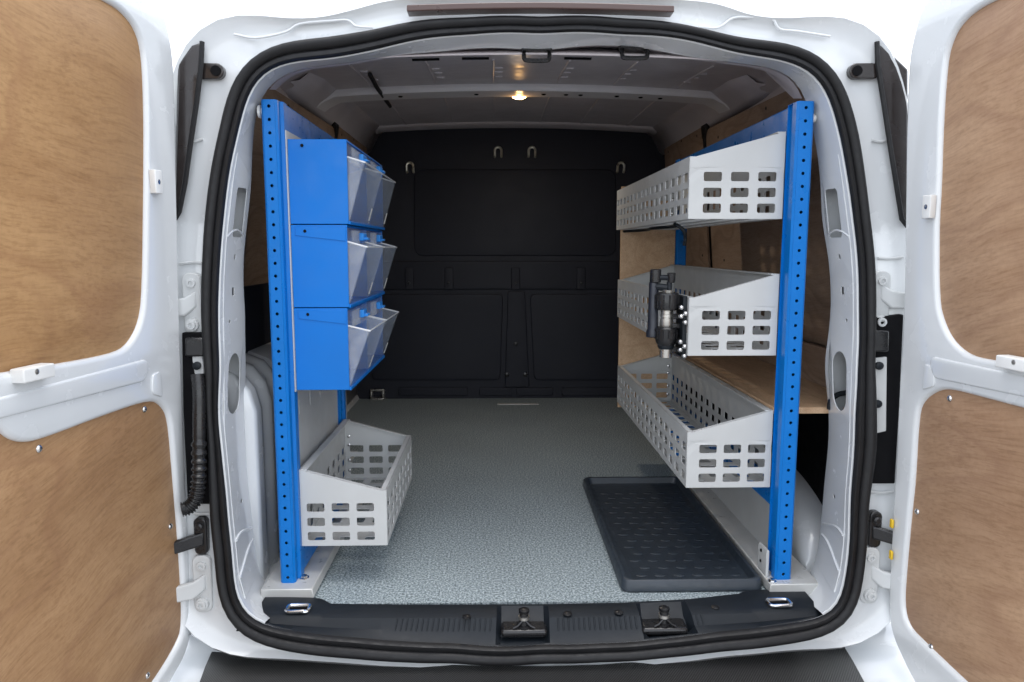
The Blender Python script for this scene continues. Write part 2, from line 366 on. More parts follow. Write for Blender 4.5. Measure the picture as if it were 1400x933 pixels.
# inner frame of the opening (header, pillars, sill flange), from the seal to the bay
bay = smooth_loop([PY(*pb(th), 0.13) for th in TH], 7)
PZ0, PZ1 = 0.06, 0.93
bm = bmesh.new()
IR = [[off(i, -hw[i] * 0.7, 0.01) for i in range(NTH)], [off(i, -hw[i] * 1.05, 0.012) for i in range(NTH)]]
IR += [[IR[1][i].lerp(bay[i], f) + Vector((0, 0, 0)) for i in range(NTH)] for f in (0.12, 0.9, 1.0)]
IR += [[bay[i] + Vector((bay[i].x * 0.10, 0.012, (bay[i].z - 0.5) * (0.12 if nor[i].z > 0.8 else 0.05))) for i in range(NTH)]]
def band(z): return PZ0 < z < PZ1
for a in range(len(IR) - 1):
    for i in range(NTH):
        j = (i + 1) % NTH
        side = abs(mid[i].x) > 0.4 and band(mid[i].z) and band(mid[j].z)
        if side and a in (2,): continue
        if mid[i].z < 0.0 and abs(mid[i].x) < 0.585: continue
        bm.faces.new([bm.verts.new(p) for p in (IR[a][i], IR[a][j], IR[a + 1][j], IR[a + 1][i])])
obj('opening_frame', bm, 'paint', van, sharp=50, weld=True)
# pillar faces with their slots
def interp(L, sgn, z):
    S = sorted([p for p in L if p.x * sgn > 0.3], key=lambda p: p.z)
    for a, c in zip(S, S[1:]):
        if a.z <= z <= c.z: return a.lerp(c, (z - a.z) / max(c.z - a.z, 1e-6))
    return S[0] if z < S[0].z else S[-1]
for sgn in (-1, 1):
    def fn(u, v_, sgn=sgn):
        a = interp(IR[2], sgn, v_); c = interp(IR[3], sgn, v_); p = a.lerp(c, u); return p
    zb = [i_.z for i_ in IR[2]]
    bm = bmesh.new()
    cells = [(0.05, 0.20, None), (0.20, 0.24, (0.55, 0.225, 0.12, 0.008, 0.003)), (0.24, 0.40, None), (0.40, 0.56, (0.50, 0.475, 0.62, 0.125, 0.04)), (0.56, 0.63, (0.3, 0.605, 0.09, 0.007, 0.003)),
             (0.63, 0.69, (0.5, 0.665, 0.13, 0.017, 0.003)), (0.69, 0.76, (0.55, 0.735, 0.1, 0.012, 0.004)), (0.76, 0.90, (0.60, 0.825, 0.60, 0.10, 0.01)), (0.90, 0.94, None)]
    for z0, z1, h in cells:
        if h and h[2] > 0.2:
            # real rounded slot: radius given in metres vertically, scaled across
            cu, cv, w_, hh, r = h; oc = [fn(1, z0), fn(1, z1), fn(0, z1), fn(0, z0)]; ov = [bm.verts.new(p) for p in oc]
            arcs = [[bm.verts.new(fn(cu + x * 10, cv + y)) for x, y in a] for a in rrect(w_ / 10, hh, min(r, w_ / 20.5), 5)]
            for i in range(4):
                bm.faces.new([ov[i]] + list(reversed(arcs[i]))); j = (i + 1) % 4; bm.faces.new([ov[j], arcs[j][0], arcs[i][-1], ov[i]])
        elif h:
            cu, cv, w_, hh, r = h; oc = [fn(1, z0), fn(1, z1), fn(0, z1), fn(0, z0)]; ov = [bm.verts.new(p) for p in oc]
            arcs = [[bm.verts.new(fn(cu + x * 10, cv + y)) for x, y in a] for a in rrect(w_ / 10, hh, min(r, w_ / 22), 2)]
            for i in range(4):
                bm.faces.new([ov[i]] + list(reversed(arcs[i]))); j = (i + 1) % 4; bm.faces.new([ov[j], arcs[j][0], arcs[i][-1], ov[i]])
        else:
            n = max(1, int((z1 - z0) / 0.04))
            for k in range(n):
                a0 = z0 + (z1 - z0) * k / n; a1 = z0 + (z1 - z0) * (k + 1) / n
                bm.faces.new([bm.verts.new(p) for p in (fn(1, a0), fn(1, a1), fn(0, a1), fn(0, a0))])
    pil = obj('pillar_face', bm, 'paint', van, sharp=50, solid=0.002, weld=True, smooth=False)
    # closed box section behind the slots
    bm = bmesh.new()
    for k in range(8):
        a0, a1 = 0.1 + 0.1 * k, 0.2 + 0.1 * k; d = Vector((sgn * 0.045, 0.01, 0))
        bm.faces.new([bm.verts.new(p) for p in (fn(1, a0) + d, fn(1, a1) + d, fn(0, a1) + d, fn(0, a0) + d)])
    obj('pillar_cavity', bm, 'paint_dull', pil, weld=True)
    # raised pressing line across the pillar and short seam beads near its foot
    for zz, du in ((0.775, 0.0), (0.155, 0.05), (0.105, -0.05)):
        pts = [fn(u, zz + 0.015 * math.sin(u * 3 + du * 20)) + Vector((-sgn * 0.001, -0.001, 0)) for u in (0.02, 0.25, 0.5, 0.75, 0.98)]
        obj('seam_bead', Tube(spline(pts, 3), 0.0035 if zz < 0.5 else 0.0022, n=6), 'paint', pil)

# header beads (pressed sealing lines above the opening)
for sgn in (-1, 1):
    pts2 = [(320, 47), (350, 52), (390, 44), (410, 33), (450, 29), (475, 28), (487, 36), (510, 38)] if sgn < 0 else [(955, 37), (982, 38), (1002, 25), (1028, 24), (1055, 26), (1066, 40), (1090, 43), (1135, 50)]
    pts = []
    for p in pts2:
        q = PY(*p, 0.03); nn = min(range(NTH), key=lambda i: (mid[i] - q).length); pts.append(PY(*p, mid[nn].y + 0.014))
    obj('seam_bead', Tube(spline(pts, 4), 0.0027, n=7), 'paint', body)
# high brake lamp in the roof edge and the nozzle on the roof
a, c = PY(557, 14, 0.045), PY(920, 15, 0.045)
bm = bmesh.new(); pts = []
for k in range(13):
    t_ = k / 12; p = a.lerp(c, t_); pts.append(p + Vector((0, 0.0, 0.006 * (1 - (2 * t_ - 1) ** 2))))
loft(bm, [[p + Vector((0, -0.012, -0.006)), ] + [p + Vector((0, -0.012, 0.006)), p + Vector((0, 0.02, 0.007)), p + Vector((0, 0.02, -0.007))] for p in pts], True, True)
obj('brake_lamp', bm, 'lens_brown', van, bev=0.002)
q = PY(733, 3, 0.09); obj('washer_nozzle', Lathe(q + Vector((0, 0, -0.02)), (0, 0, 1), [(0, 0.008), (0.018, 0.008), (0.024, 0.005), (0.027, 0.001)], n=12), 'plastic', van)
def jy(px, py, back=0.0):
    q = PY(px, py, 0.02); nn = min(range(NTH), key=lambda i: (mid[i] - q).length); return PY(px, py, mid[nn].y + 0.022 - back)
# tail lamps at the upper corners of the body
for sgn, P_ in ((-1, [(243, 88), (262, 62), (275, 58), (274, 90), (268, 140), (259, 200), (252, 250), (244, 290), (238, 300)]), (1, [(1242, 95), (1222, 76), (1200, 58), (1201, 90), (1209, 140), (1218, 200), (1226, 250), (1234, 300), (1242, 310)])):
    pts = [jy(x, y, 0.012) for x, y in P_]
    bm = Prism(pts, (sgn * 0.03, 0.10, 0)); obj('tail_lamp', bm, 'lens_smoke', van, bev=0.004, sharp=30)
    r = obj('lamp_gasket', Tube([p + Vector((-sgn * 0.003, -0.003, 0)) for p in pts[2:]], 0.005, n=6), 'rubber', van)
    # rubber stop with its dark socket beside the lamp
    s0 = jy(295 if sgn < 0 else 1172, 97, 0.012); s1 = jy(276 if sgn < 0 else 1194, 97, 0.012)
    bm = bmesh.new(); lp = [(q[0], q[1]) for a_ in rrect(abs(s1.x - s0.x) + 0.03, 0.030, 0.014, 4) for q in a_]
    cx = (s0 + s1) / 2; prism(bm, [(cx.x + x, s0.y, cx.z + y) for x, y in lp], (0, 0.03, 0))
    st = obj('door_stop', bm, 'lens_smoke', van, bev=0.002)
    obj('socket', Lathe((s0.x, s0.y - 0.002, s0.z), (0, 1, 0), [(0, 0.010), (0.004, 0.010)], n=16), 'cavity', st)

# jamb fittings -------------------------------------------------------------
def hinge(pb_, pb2, arm, sgn):
    c0, c1 = jy(*pb_), jy(*pb2); m_ = (c0 + c1) / 2
    h_ = abs(c1.z - c0.z) + 0.04; lp = [(q[0], q[1]) for a_ in rrect(0.036, h_, 0.014, 4) for q in a_]
    hg = obj('hinge', Prism([(m_.x + x, m_.y - 0.006, m_.z + y) for x, y in lp], (0, 0.012, 0)), 'paint_dull', van, bev=0.002)
    for c_ in (c0, c1):
        obj('bolt', Lathe(c_ + Vector((0, 0.0, 0)), (0, -1, 0), [(0, 0.014), (0.009, 0.013), (0.0095, 0.0095), (0.014, 0.009), (0.0145, 0.0045), (0.011, 0.004)], n=14), 'paint_dull', hg, sharp=25)
    a0 = jy(*arm); a1 = a0 + Vector((sgn * 0.05, -0.035, -0.01))
    bm = bmesh.new(); prism(bm, [a0 + Vector((-sgn * 0.022, -0.008, 0.026)), a0 + Vector((0, -0.016, 0.012)), a1 + Vector((0, 0, 0.014)), a1 + Vector((0, 0, -0.016)), a0 + Vector((0, -0.016, -0.024)), a0 + Vector((-sgn * 0.022, -0.008, -0.006))], (0, 0.014, 0))
    obj('hinge_arm', bm, 'paint_dull', hg, bev=0.004, seg=3)
hinge((264, 387), (264, 444), (256, 415), -1); hinge((278, 771), (278, 824), (268, 800), -1)
hinge((1203, 384), (1202, 440), (1215, 405), 1); hinge((1188, 760), (1188, 812), (1202, 785), 1)
for sgn in (-1, 1):
    # black block whose colour stands in for the dark of the open lamp hole
    P_ = [(248, 455), (277, 455), (283, 560), (289, 690), (256, 690), (250, 560)] if sgn < 0 else [(1192, 435), (1236, 430), (1230, 560), (1224, 662), (1183, 662), (1188, 560)]
    pts = [jy(x, y, 0.010) for x, y in P_]; yb = sum(p.y for p in pts) / len(pts)
    cav = obj('lamp_hole_block', Prism([(p.x, p.y, p.z) for p in pts], (0, 0.02, 0)), 'cavity', van, bev=0.003)
    rim_pts = [p + Vector((0, -0.004, 0)) for p in pts]
    P2 = [(262, 488), (276, 486), (279, 512), (266, 514)] if sgn < 0 else [(1197, 490), (1213, 488), (1212, 590), (1195, 594)]
    obj('mount_plate', Prism([jy(x, y, 0.016) for x, y in P2], (0, 0.012, 0)), 'steel_grey', cav, bev=0.002)
    for (x, y) in (((270, 500),) if sgn < 0 else ((1201, 500), (1199, 552))):
        obj('grommet', Lathe(jy(x, y, 0.017), (0, -1, 0), [(0, 0.008), (0.006, 0.008), (0.008, 0.004)], n=12), 'plastic', cav)
    P3 = [(252, 462), (278, 462), (279, 488), (252, 488)] if sgn < 0 else [(1191, 452), (1217, 452), (1216, 482), (1190, 482)]
    obj('bracket', Prism([jy(x, y, 0.022) for x, y in P3], (0, 0.014, 0)), 'plastic_gloss', cav, bev=0.004)
    # door check strap
    cx, cy = (277, 731) if sgn < 0 else (1193, 722)
    c_ = jy(cx, cy); bm = bmesh.new()
    lp = [(q[0], q[1]) for a_ in rrect(0.026, 0.075, 0.010, 4) for q in a_]
    prism(bm, [(c_.x + x, c_.y - 0.012, c_.z + y) for x, y in lp], (0, 0.02, 0))
    ck = obj('door_check', bm, 'plastic_gloss', van, bev=0.003)
    obj('check_arm', Prism([c_ + Vector((-0.008 * sgn, -0.013, 0.010)), c_ + Vector((sgn * 0.055, -0.04, -0.004)), c_ + Vector((sgn * 0.055, -0.04, -0.03)), c_ + Vector((-0.008 * sgn, -0.013, -0.018))], (0, 0.016, 0)), 'plastic_gloss', ck, bev=0.004)
    obj('bolt', Lathe(c_ + Vector((0, -0.012, 0.022)), (0, -1, 0), [(0, 0.008), (0.007, 0.008), (0.010, 0.005)], n=12), 'plastic_gloss', ck)
for (x, y) in ((1217, 714), (1216, 757)):
    q = jy(x, y, 0.03); obj('cable_clip', Box(q.x + 0.001, q.x + 0.006, q.y - 0.005, q.y + 0.005, q.z - 0.012, q.z + 0.006), 'yellow', van, bev=0.002)
for pl in ([(246, 361), (262, 359), (276, 360)], [(252, 192), (263, 194), (277, 190)], [(1200, 353), (1215, 354), (1234, 352)], [(1192, 192), (1205, 194), (1218, 190)], [(1190, 672), (1205, 674), (1222, 672)], [(258, 700), (272, 703), (288, 702)]):
    obj('seam_bead', Tube(spline([jy(x, y, 0.001) for x, y in pl], 4), 0.003, n=6), 'paint_dull', body)
# ribbed wiring conduit at the left jamb
path = spline([jy(270, 512, 0.03), jy(272, 540, 0.035), jy(272, 600, 0.04), jy(272, 650, 0.042), jy(268, 680, 0.045), jy(258, 694, 0.05), jy(248, 697, 0.055)], 18)
obj('wiring_conduit', Tube(path, lambda i: 0.012 if i < 36 else (0.0145 if (i // 2) % 2 else 0.0115), n=12), 'plastic_gloss', van)
# cable seen through the right pillar slot
obj('cable', Tube(spline([PY(1134, 560, 0.12), PY(1136, 548, 0.12), PY(1145, 540, 0.12), PY(1158, 537, 0.12)], 5), 0.006, n=8), 'plastic', van)

# ------------------------------------------------------------------ rear doors
def door(sgn, H, outline, up, low, clips, screws, clip2, mats):
    H = Vector(H); ang = R(7); u = Vector((sgn * math.sin(ang), -math.cos(ang), 0)); n_ = Vector((-sgn * math.cos(ang), -math.sin(ang), 0)); zv = Vector((0, 0, 1))
    def D(px, py):
        p = onplane(px, py, H, n_); return (p - H).dot(u), p.z
    fr = (H, u, zv, n_)
    O = [D(*p) for p in outline]; U_ = [D(*p) for p in up]; L_ = [D(*p) for p in low]
    O = O + [(0.16, -0.10), (0.60, -0.12), (0.635, -0.08), (0.635, 1.10), (0.60, 1.19), (0.50, 1.235), (0.12, 1.25)]
    U2 = U_ + [(0.545, U_[-1][1] + 0.004), (0.575, U_[-1][1] + 0.04), (0.572, 1.08), (0.545, 1.135), (0.45, 1.158)]
    if sgn < 0: L2 = [(0.52, 0.525), (0.47, 0.522)] + L_ + [(0.25, -0.065), (0.54, -0.07), (0.575, -0.04), (0.575, 0.50)]
    else: L2 = [(0.55, 0.50), (0.45, 0.503)] + L_ + [(0.36, -0.015), (0.54, -0.02), (0.575, 0.01), (0.575, 0.47)]
    def dense(P, m_=3): # smooth a closed 2D loop
        P3 = [Vector((p[0], p[1], 0)) for p in P]
        for _ in range(2):
            Q = []
            for i in range(len(P3)): a_, b_ = P3[i], P3[(i + 1) % len(P3)]; Q += [a_ * 0.75 + b_ * 0.25, a_ * 0.25 + b_ * 0.75]
            P3 = Q
        return [(p.x, p.y) for p in P3]
    O, U2, L2 = dense(O), dense(U2), dense(L2)
    d = curve_plate('rear_door', [O, U2, L2], fr, 0.026, 0.009, 'paint', van, shift=-0.013, seg=4)
    # outer skin behind the inner frame
    def grow(P, s):
        c = Vector((0.32, 0.55)); return [tuple(c + (Vector(p) - c) * s) for p in P]
    curve_plate('outer_skin', [O], fr, 0.03, 0.01, 'paint', d, shift=-0.043)
    ins = 0.996
    def shrink(P, e):
        c = Vector((sum(p[0] for p in P) / len(P), sum(p[1] for p in P) / len(P)))
        return [tuple(c + (Vector(p) - c) * (1 + e)) for p in P]
    curve_plate('plywood_panel', [shrink(U2, 0.012)], fr, 0.008, 0.0005, mats[0], d, shift=-0.0125, seg=1)
    curve_plate('plywood_panel', [shrink(L2, 0.012)], fr, 0.008, 0.0005, mats[1], d, shift=-0.0125, seg=1)
    def W(s, z, k): return H + u * s + zv * z + n_ * k
    # pressed swage that rounds the waist rail
    for z0, z1, k in ((0.512, 0.552, 0.004),):
        P = rounded([(0.11, z0 + 0.004), (0.60, z0 + 0.016), (0.60, z1), (0.10, z1 + 0.004)], 0.03, 5)
        curve_plate('waist_pressing', [P], fr, 0.010, 0.0045, 'paint', d, shift=-0.002, seg=4)
    cpt = D(215 if sgn < 0 else 1269, 527 if sgn < 0 else 517)
    P = rounded([(cpt[0] - 0.012, cpt[1] - 0.025), (cpt[0] + 0.02, cpt[1] - 0.012), (cpt[0] + 0.016, cpt[1] + 0.022), (cpt[0] - 0.010, cpt[1] + 0.026)], 0.008, 3)
    curve_plate('access_cover', [P], fr, 0.004, 0.0018, 'paint', d, shift=0.001, seg=2)
    for c_ in clips:
        s, z = D(*c_); P = rounded([(s - 0.011, z - 0.021), (s + 0.011, z - 0.021), (s + 0.011, z + 0.021), (s - 0.011, z + 0.021)], 0.002, 2)
        cl = curve_plate('panel_clip', [P], fr, 0.012, 0.0015, 'clip_white', d, shift=0.006, seg=2)
        bm = bmesh.new(); lathe(bm, W(s, z, 0.011), n_, [(0, 0.0045), (0.0015, 0.0045), (0.002, 0.003)], n=12); put2 = obj('screw', bm, 'chrome', d)
    for c_ in clip2:
        s, z = D(*c_); P = rounded([(s - 0.030, z - 0.010), (s + 0.030, z - 0.010), (s + 0.030, z + 0.010), (s - 0.030, z + 0.010)], 0.003, 2)
        curve_plate('panel_clip', [P], fr, 0.022, 0.002, 'clip_white', d, shift=0.008, seg=2)
        obj('screw', Lathe(W(s + 0.006, z + 0.003, 0.018), n_, [(0, 0.004), (0.0015, 0.004), (0.002, 0.002)], n=12), 'silver', d)
    for c_ in screws:
        s, z = D(*c_); obj('screw', Lathe(W(s, z, -0.009), n_, [(0, 0.006), (0.002, 0.0058), (0.004, 0.004), (0.0047, 0.0015)], n=12), 'chrome', d)
    return d
door(-1, (-0.715, -0.02, 0), [(220, 0), (235, 50), (240, 100), (243, 250), (247, 450), (250, 520), (257, 717), (264, 830), (264, 862), (255, 897), (235, 932)],
     [(145, 0), (170, 15), (190, 40), (199, 75), (202, 150), (202, 240), (200, 400), (195, 440), (182, 467), (165, 482), (100, 495), (0, 511)],
     [(0, 585), (15, 600), (35, 606), (60, 602), (150, 567), (210, 547), (225, 555), (234, 572), (240, 642), (250, 767), (254, 857), (245, 882), (215, 932)],
     [(209, 249)], [(203, 560), (60, 614), (238, 720), (207, 924)], [(38, 510)], ('ply_warm', 'ply_warm2'))
door(1, (0.69, -0.02, 0), [(1260, 0), (1247, 49), (1240, 89), (1237, 197), (1236, 300), (1234, 431), (1228, 517), (1222, 659), (1217, 734), (1213, 828), (1217, 866), (1235, 907), (1248, 932)],
     [(1356, 0), (1328, 16), (1308, 36), (1298, 56), (1291, 82), (1285, 164), (1282, 263), (1279, 303), (1279, 410), (1286, 440), (1299, 466), (1320, 485), (1346, 492), (1400, 498)],
     [(1400, 560), (1337, 543), (1295, 532), (1277, 535), (1260, 547), (1252, 565), (1247, 659), (1242, 703), (1235, 781), (1232, 828), (1239, 857), (1261, 879), (1314, 930)],
     [(1274, 283)], [(1293, 545), (1249, 700), (1268, 885)], [(1396, 497)], ('ply_pink', 'ply_pink'))

# ------------------------------------------------------------------ cargo bay
obj('floor_covering', Box(-0.80, 0.80, 0.045, 2.20, -0.02, 0.0), 'vinyl', van)
BX = 0.76
# bulkhead
bk = obj('bulkhead', Box(-0.84, 0.84, 2.20, 2.24, -0.02, 1.42), 'bulkhead', van)
def bplate(name, pts, thick, r, bv=0.006):
    lp = rounded([(p.x, p.z) for p in pts], r, 5); curve_plate(name, [lp], ((0, 2.20, 0), (1, 0, 0), (0, 0, 1), (0, -1, 0)), thick * 1.3, bv, 'bulkhead', bk, shift=0, seg=3)
def B(px, py): return PY(px, py, 2.2)
bplate('pressed_panel', [B(566, 232), B(842, 232), B(842, 350), B(566, 350)], 0.012, 0.05)
bplate('pressed_panel', [B(512, 357), B(846, 357), B(846, 396), B(512, 396)], 0.016, 0.02)
bplate('pressed_panel', [B(520, 402), B(688, 402), B(684, 520), B(508, 520)], 0.014, 0.03)
bplate('pressed_panel', [B(724, 402), B(848, 402), B(852, 520), B(730, 520)], 0.014, 0.03)
bplate('pressed_panel', [B(694, 398), B(718, 398), B(724, 530), B(690, 530)], 0.008, 0.01)
for x0, x1 in ((545, 640), (655, 700), (706, 756), (768, 850)): bplate('pressed_panel', [B(x0, 530), B(x1, 530), B(x1, 541), B(x0, 541)], 0.014, 0.006, 0.004)
for x in (560, 614, 705, 794):
    q = B(x, 381); bplate('slot_boss', [q + Vector((-0.022, 0, -0.055)), q + Vector((0.022, 0, -0.055)), q + Vector((0.022, 0, 0.055)), q + Vector((-0.022, 0, 0.055))], 0.028, 0.008, 0.005)
    obj('bolt', Lathe(q + Vector((0, -0.027, -0.02)), (0, -1, 0), [(0, 0.007), (0.005, 0.006), (0.006, 0.003)], n=10), 'plastic_gloss', bk)
for x, y, z in ((705, 470, 0), (693, 512, 0), (718, 512, 0)):
    q = B(x, y); obj('bolt', Lathe(q + Vector((0, -0.006, 0)), (0, -1, 0), [(0, 0.012), (0.008, 0.012), (0.010, 0.006)], n=12), 'plastic_gloss', bk)
for x, y in ((561, 228), (848, 228), (681, 207), (727, 207)):
    q = B(x, y); pts = [q + Vector((0.016 * math.cos(R(a_)), -0.022, 0.016 * math.sin(R(a_)))) for a_ in range(0, 181, 20)]
    pts = [q + Vector((0.016, -0.004, -0.028)), q + Vector((0.016, -0.016, -0.02))] + pts + [q + Vector((-0.016, -0.016, -0.02)), q + Vector((-0.016, -0.004, -0.028))]
    obj('lashing_hook', Tube(pts, 0.0062, n=8), 'hook_zinc', bk)
q = PZ(517, 546, 0.0); fl = bpy.data.objects['floor_covering']
bm = bmesh.new(); box(bm, q.x - 0.035, q.x + 0.035, q.y - 0.03, q.y + 0.02, 0.0, 0.012); box(bm, q.x - 0.035, q.x - 0.024, q.y - 0.03, q.y + 0.02, 0.012, 0.045); box(bm, q.x + 0.024, q.x + 0.035, q.y - 0.03, q.y + 0.02, 0.012, 0.045); box(bm, q.x - 0.035, q.x + 0.035, q.y - 0.028, q.y - 0.018, 0.045, 0.056)
lr = obj('lashing_ring', bm, 'silver', van, bev=0.003)
q = PZ(708, 552, 0.0); obj('floor_strip', Box(q.x - 0.10, q.x + 0.10, q.y - 0.03, q.y - 0.005, 0.0, 0.004), 'rail', van, bev=0.001)

# roof: arched skin, header return, cross member
def zc(y):
    K = [(0.13, 1.150), (0.22, 1.185), (0.45, 1.245), (0.9, 1.292), (1.4, 1.318), (2.2, 1.338)]
    for (a, za), (c, z2) in zip(K, K[1:]):
        if y <= c: return za + (z2 - za) * (y - a) / (c - a)
    return K[-1][1]
XR = [i / 20 for i in range(-20, 21)]
def roofpt(t_, y, drop=0.0):
    x = t_ * (0.70 + 0.10 * min(1, max(0, (y - 0.13) / 0.4))); return Vector((x, y, zc(y) - drop - 0.035 * t_ * t_ - 0.10 * max(0, abs(t_) - 0.82) / 0.18))
bm = bmesh.new(); YR = [0.135, 0.17, 0.22, 0.32, 0.45, 0.6, 0.75, 0.9, 1.05, 1.2, 1.4, 1.6, 1.8, 2.0, 2.205]
loft(bm, [[roofpt(t_, y) for t_ in XR] for y in YR], False); roof = obj('roof_skin', bm, 'primer', van, solid=0.004, sharp=60)
bm = bmesh.new(); loft(bm, [[roofpt(t_, 1.10, 0.0) for t_ in XR], [roofpt(t_, 1.115, 0.022) for t_ in XR], [roofpt(t_, 1.22, 0.026) for t_ in XR], [roofpt(t_, 1.24, 0.0) for t_ in XR]], False)
xm = obj('cross_member', bm, 'primer_pale', roof, sharp=40, solid=0.002)
for px in (546, 651, 744, 775, 795, 845, 878, 905):
    q = PY(px, 124, 1.14); t_ = q.x / 0.80; p = roofpt(t_, 1.165, 0.0255)
    obj('hole_plug', Lathe(p, (0, 0, -1), [(0, 0.008), (0.0015, 0.008), (0.003, 0.005)], n=10), 'cavity', xm)
# rear roof panel ribs (pressed lines running fore and aft) and two slots in the header
for t_ in (-0.62, -0.36, -0.13, 0.13, 0.36, 0.62):
    for ya, yb in ((0.62, 1.08), (1.26, 2.15)):
        pts = [roofpt(t_ * (1 + 0.03 * k / 6), ya + (yb - ya) * k / 6, 0.003) for k in range(7)]
        obj('roof_rib', Tube(pts, 0.0032, n=6), 'primer', roof)
    for k in range(3):
        p = roofpt(t_ + 0.02, 0.78 + 0.09 * k, 0.002); obj('spot_weld', Box(p.x - 0.012, p.x + 0.012, p.y - 0.006, p.y + 0.006, p.z - 0.004, p.z + 0.004), 'primer', roof, bev=0.002)
for px in (582, 650, 790):
    p = PZ(px, 76, zc(0.6)); t_ = p.x / 0.8; pts = [roofpt(t_ + dx, max(0.5, min(p.y, 0.75)), 0.002) for dx in (-0.045, -0.02, 0, 0.02, 0.045)]
    obj('roof_slot', Tube(pts, 0.006, n=6), 'cavity', roof)
# closing panel from the header edge up to the roof
tb = sorted([p for i_, p in enumerate(bay) if nor[i_].z > 0.6], key=lambda p: p.x)
rows = [[p + Vector((0, 0.013, 0.003)) for p in tb], [p + Vector((0, 0.06, 0.012)) for p in tb], [roofpt(p.x / 0.8, 0.42, 0.003) for p in tb], [roofpt(p.x / 0.8, 0.55, 0.002) for p in tb]]
obj('header_panel', Loft(rows, closed=False), 'primer', roof, sharp=60)
# front bow over the bulkhead
bm = bmesh.new(); loft(bm, [[roofpt(t_, 2.02, 0.0) for t_ in XR], [roofpt(t_, 2.05, 0.012) for t_ in XR], [roofpt(t_, 2.14, 0.014) for t_ in XR], [roofpt(t_, 2.16, 0.0) for t_ in XR]], False)
obj('cross_member', bm, 'primer', roof, solid=0.002)
# dark strut under the left of the roof
obj('roof_strut', Tube([roofpt(-0.58, 0.78, 0.012), roofpt(-0.60, 1.0, 0.018), roofpt(-0.62, 1.42, 0.02)], 0.007, n=7), 'rubber', roof)
# latch catches in the header
for px in (735, 872):
    q = PY(px, 66, 0.10); zt = min(bay, key=lambda p: abs(p.x - q.x) + (0 if p.z > 0.6 else 9)).z
    bm = bmesh.new(); box(bm, q.x - 0.032, q.x + 0.032, 0.125, 0.16, zt - 0.002, zt + 0.012)
    lc = obj('latch_catch', bm, 'plastic_gloss', van, bev=0.003)
    obj('catch_loop', Tube(spline([(q.x - 0.026, 0.14, zt + 0.004), (q.x - 0.026, 0.132, zt - 0.016), (q.x - 0.018, 0.130, zt - 0.021), (q.x + 0.018, 0.130, zt - 0.021), (q.x + 0.026, 0.132, zt - 0.016), (q.x + 0.026, 0.14, zt + 0.004)], 4), 0.0045, n=8), 'plastic_gloss', lc)
# interior lamp: small warm bulb on the cross member
lp_ = roofpt(-0.018, 1.246, 0.018); lp_.z -= 0.004
lam = obj('interior_lamp', Lathe(lp_ + Vector((0, 0, 0.012)), (0, 0, -1), [(0, 0.040), (0.006, 0.040), (0.009, 0.034), (0.0095, 0.02)], n=20), 'clip_white', van)
obj('lamp_lens', Lathe(lp_ + Vector((0, 0, 0.003)), (0, 0, -1), [(0, 0.026), (0.006, 0.024), (0.010, 0.015), (0.012, 0.004)], n=18), 'lamp_glow', lam)
ld = bpy.data.lights.new('interior_lamp_light', 'AREA'); lo = bpy.data.objects.new('interior_lamp_light', ld); COL.objects.link(lo)
ld.energy = 0.8; ld.color = (1, 0.90, 0.78); ld.shape = 'DISK'; ld.size = 0.05; lo.location = lp_ + Vector((0, 0, -0.014)); put(lo, lam)
ld = bpy.data.lights.new('interior_lamp_glow', 'POINT'); lo = bpy.data.objects.new('interior_lamp_glow', ld); COL.objects.link(lo)
ld.energy = 0.05; ld.color = (1, 0.55, 0.2); ld.shadow_soft_size = 0.012; lo.location = lp_ + Vector((0, -0.03, -0.02)); put(lo, lam)

